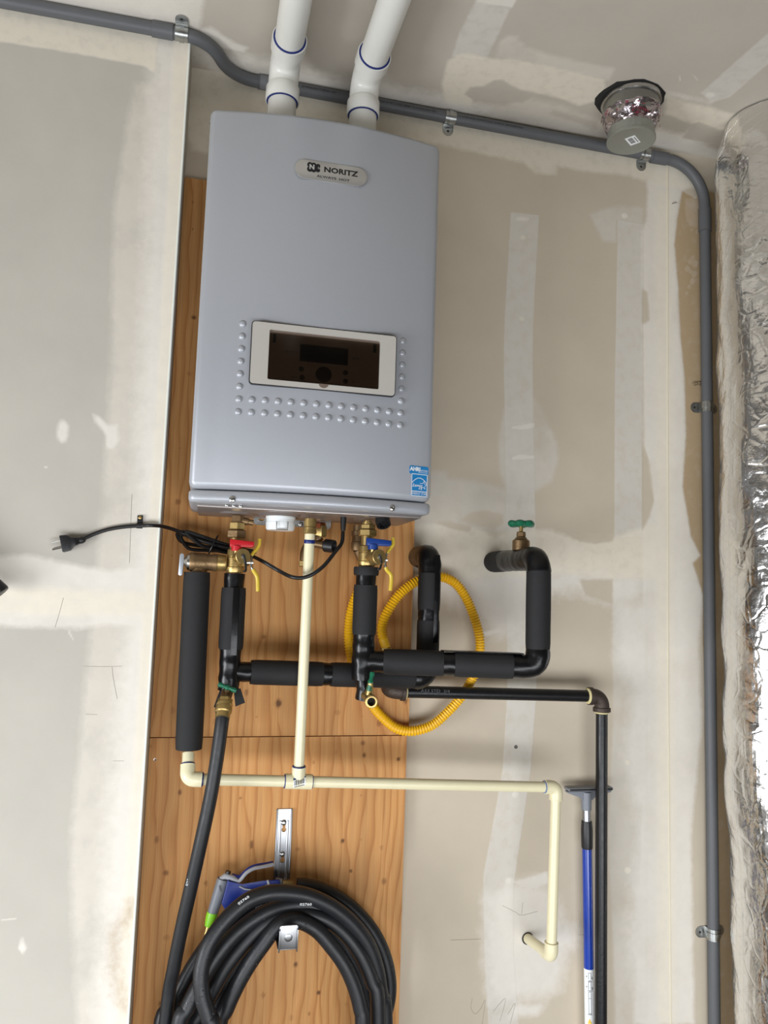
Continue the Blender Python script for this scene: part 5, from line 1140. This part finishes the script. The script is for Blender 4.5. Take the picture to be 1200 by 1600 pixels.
a = at(97, 855, STEP-.020); b = at(82, 858.5, STEP-.020); M().tube([a, b], [.0024, .0022], 10).build('ground_pin', STEEL, t)
cl = at(219, 811, STEP-.002)
c_ = thing('cable_clip', 'small black clip screwed to the wall holding the power cord', 'clip', V((cl.x, STEP, cl.z)))
M().box(V((cl.x, STEP-.0032, zat(219, 813.5, STEP))), (.0105, .0022, .020), bev=.0008).build('tab', BLACKP, c_)
M().lathe(V((cl.x-.0055, STEP-.0062, zat(219, 821.5, STEP-.006))), RT, [(0, .0056), (.011, .0056)], 18).build('saddle', BLACKP, c_)
screwhead(V((cl.x, STEP-.0040, zat(219, 809, STEP))), FR, .0036).build('screw', BRASS, c_)

# ------------------------------------------------------------------ squeegee pole behind the gas pipe
PY = -.030
pt_, pbm = at(916.5, 1268, PY), at(921.5, 1600, PY-.0008); dv = (pbm-pt_); pfoot = pt_+dv*((pt_.z-.004)/(pt_.z-pbm.z)); axp = (pfoot-pt_).normalized()
t = thing('squeegee_pole', 'blue telescopic pole with grey squeegee head leaning behind the gas pipe', 'squeegee', pfoot)
P_ = lambda y: pt_+dv*((zat(918, y, PY-.015)-pt_.z)/(pbm.z-pt_.z))
rp = pr(918, 1420, PY-.015, 16)
M().tube([P_(1286), P_(1300), P_(1327), P_(1329)], [rp*1.06, rp*1.2, rp*1.16, rp*1.1], 20).build('grip', BLACKP, t)
M().tube([P_(1264), P_(1290)], rp*.82, 18).build('inner_tube', ALU, t)
M().tube([P_(1327), P_(1518)], rp, 20).build('outer_tube', BLUEPOLE, t); M().tube([P_(1517.5), P_(1760)], rp*1.015, 20).build('label_sleeve', WHITE, t); M().tube([P_(1759), pfoot], rp, 20).build('outer_tube', BLUEPOLE, t)
M().tube([P_(1268), P_(1240)], [rp*1.02, rp*1.08], 18).build('socket', NOZGREY, t)
hx0, hx1, hxl, hxr = at(900, 1247, PY).x, at(936, 1247, PY).x, at(884.5, 1233, PY).x, at(954, 1236, PY).x
za, zb_, zc_ = zat(916, 1248, PY), zat(916, 1237, PY), zat(916, 1228.5, PY); xm = pt_.x
M().plate([(xm-.012, za-.002), (xm+.012, za-.002), (xm+.018, za+.004), (hxr-.002, zb_-.001), (hxr, zb_+.003), (hxl, zb_+.003), (hxl+.002, zb_-.001), (xm-.018, za+.004)], V((0, -.023, 0)), RT, UP, .014, .002).build('head', NOZGREY, t)
M().box(V(((hxl+hxr)/2, -.030, (zb_+zc_)/2+.002)), (hxr-hxl, .026, .0075), bev=.0025).build('blade_holder', mat('holder_grey', srgb(120, 122, 126), .5), t)
M().box(V(((hxl+hxr)/2, -.0445, (zb_+zc_)/2+.0015)), (hxr-hxl-.006, .004, .0022), bev=.0005).build('rubber_blade', INK, t)
lab = M(); la0 = P_(1518); ra = ((CAM-la0)-axp*(CAM-la0).dot(axp)).normalized(); sa = axp.cross(ra)
def lp(u, vpx): 
    b_ = P_(vpx); w_ = u/rp; return b_+(ra*math.cos(w_)+sa*-math.sin(w_))*(rp*1.02+.0004)
def lbar(u0, v0, u1, v1, wd=.0006):
    a_, b_ = lp(u0, v0), lp(u1, v1); d_ = (b_-a_).normalized(); nn = d_.cross(ra)*wd/2; lab.add([a_-nn, b_-nn, b_+nn, a_+nn], [(0, 1, 2, 3)])
for v0, v1 in ((1522, 1532), (1536, 1548), (1552, 1586)):
    lbar(-.0015, v0, -.0015, v1); lbar(.0040, v0, .0040, v1); lbar(-.0015, v0, .0040, v0)
lbar(-.0015, 1562, .004, 1562); lbar(-.0015, 1586, .004, 1586)
for v in (1529, 1545):
    lbar(-.006, v, -.0045, v-1.5, .0018); lbar(.0052, v-1, .0072, v+1, .0010); lbar(.0072, v+1, .0060, v+3, .0018)
lab.build('diagram', GREYINK, t, 0)
tx1 = M()
for v, s_, u in ((1535, 'OPEN', .002), (1550, 'CLOSE', .0015), (1587, 'LOCK', .001)):
    b_ = P_(v); tx1.text(s_, .0042, b_+ra*(rp*1.02)+sa*-u, -sa, -axp, lift=.0006, sx=.9)
tx1.build('lettering', INK, t, 0)
ws = P_(1597)+ra*(rp*1.03); M().plate([(-.0045, -.006), (.0045, -.006), (0, .0045)], ws, -sa, -axp, .0004).build('warning_sign', YELLOWSIGN, t)

# ------------------------------------------------------------------ small things on the walls
q = at(8, 920, STEP-.05); k_ = at(-40, 880, STEP-.06)
t = thing('tool_handle', 'black tool handle end poking in from the left picture edge', 'tool', k_)
e1 = at(-1, 921, STEP-.035); dv_ = (at(8, 934, STEP-.035)-at(-40, 880, STEP-.035)).normalized()
M().tube([at(-150, 790, STEP-.035), at(-60, 868, STEP-.035), at(-10, 915, STEP-.035), at(1, 925, STEP-.035), at(3, 927, STEP-.035)], [.0150, .0150, .0160, .0160, .0145], 20).build('grip', BLACKP, t)
M().lathe(V((at(-60, 868, STEP-.035).x, STEP-.001, at(-60, 868, STEP-.035).z)), FR, [(0, .012), (.004, .012), (.005, .007), (.034, .007)], 16).build('wall_peg', STEEL, t)
for x, y, lab_ in ((242.5, 1187, 'small screw in the lower plywood board, left of the cream elbow'),):
    tag(M().lathe(at(x, y, -PT+.0002), FR, [(0, .0030), (.0006, .0030), (.0005, .0020), (.0001, .0015)], 14).build('wood_screw', STEEL), lab_, 'screw')
tag(M().lathe(at(806, 1167, .0002), FR, [(0, .0042), (.0012, .0040), (.0010, .0018), (.0002, .0015)], 14).build('drywall_screw', mat('dark_screw2', srgb(90, 88, 86), .5, .6)), 'drywall screw in the paper tape below the yellow tube', 'screw')
nl = at(1050, 318, 0); tag(M().lathe(nl+V((0, .0005, 0)), V((.75, -.6, .1)), [(0, .0011), (.010, .0011), (.0102, .0030), (.0112, .0030)], 10).build('nail', STEEL), 'bent nail in the wall left of the conduit bend', 'nail')
# pencil lines left by the framers
def pencil(Y, pts): 
    return struct(M().tube(spline([at(x, y, Y-.0002) for x, y in pts], 5), .0003, 5).build('pencil_mark', PENCIL))
for Y, pts in ((0, [(704, 1469), (730, 1468), (752, 1467)]), (0, [(904, 1461), (930, 1459)]), (STEP, [(131, 1041), (160, 1041.5), (191, 1041)]), (STEP, [(175, 1042), (177, 1060), (183, 1092)]), (STEP, [(134, 1116), (152, 1116.5)]), (STEP, [(99, 934), (92, 960), (86, 980)]),
               (0, [(738, 1560), (736, 1574), (742, 1584), (751, 1576), (758, 1562), (755, 1590), (752, 1604)]), (0, [(771, 1580), (790, 1560), (781, 1596)]), (0, [(793, 1585), (805, 1568), (797, 1600)]), (0, [(785, 1415), (805, 1425), (815, 1430), (840, 1424)]), (0, [(817, 1410), (815, 1428)]), (STEP, [(176, 1189), (194, 1189)]), (STEP, [(206, 772), (202, 880)])):
    pencil(Y, pts)

q = at(1090, 599, -.004)
tag(M().tube(spline([at(x, y, -.004) for x, y in ((1082, 599), (1086, 596), (1091, 600), (1085, 602), (1088, 597), (1096, 597), (1093, 602), (1098, 600), (1094, 595))], 6), .0005, 5).build('thread_tangle', INK), 'tiny tangle of dark thread caught beside the vertical conduit', 'thread')
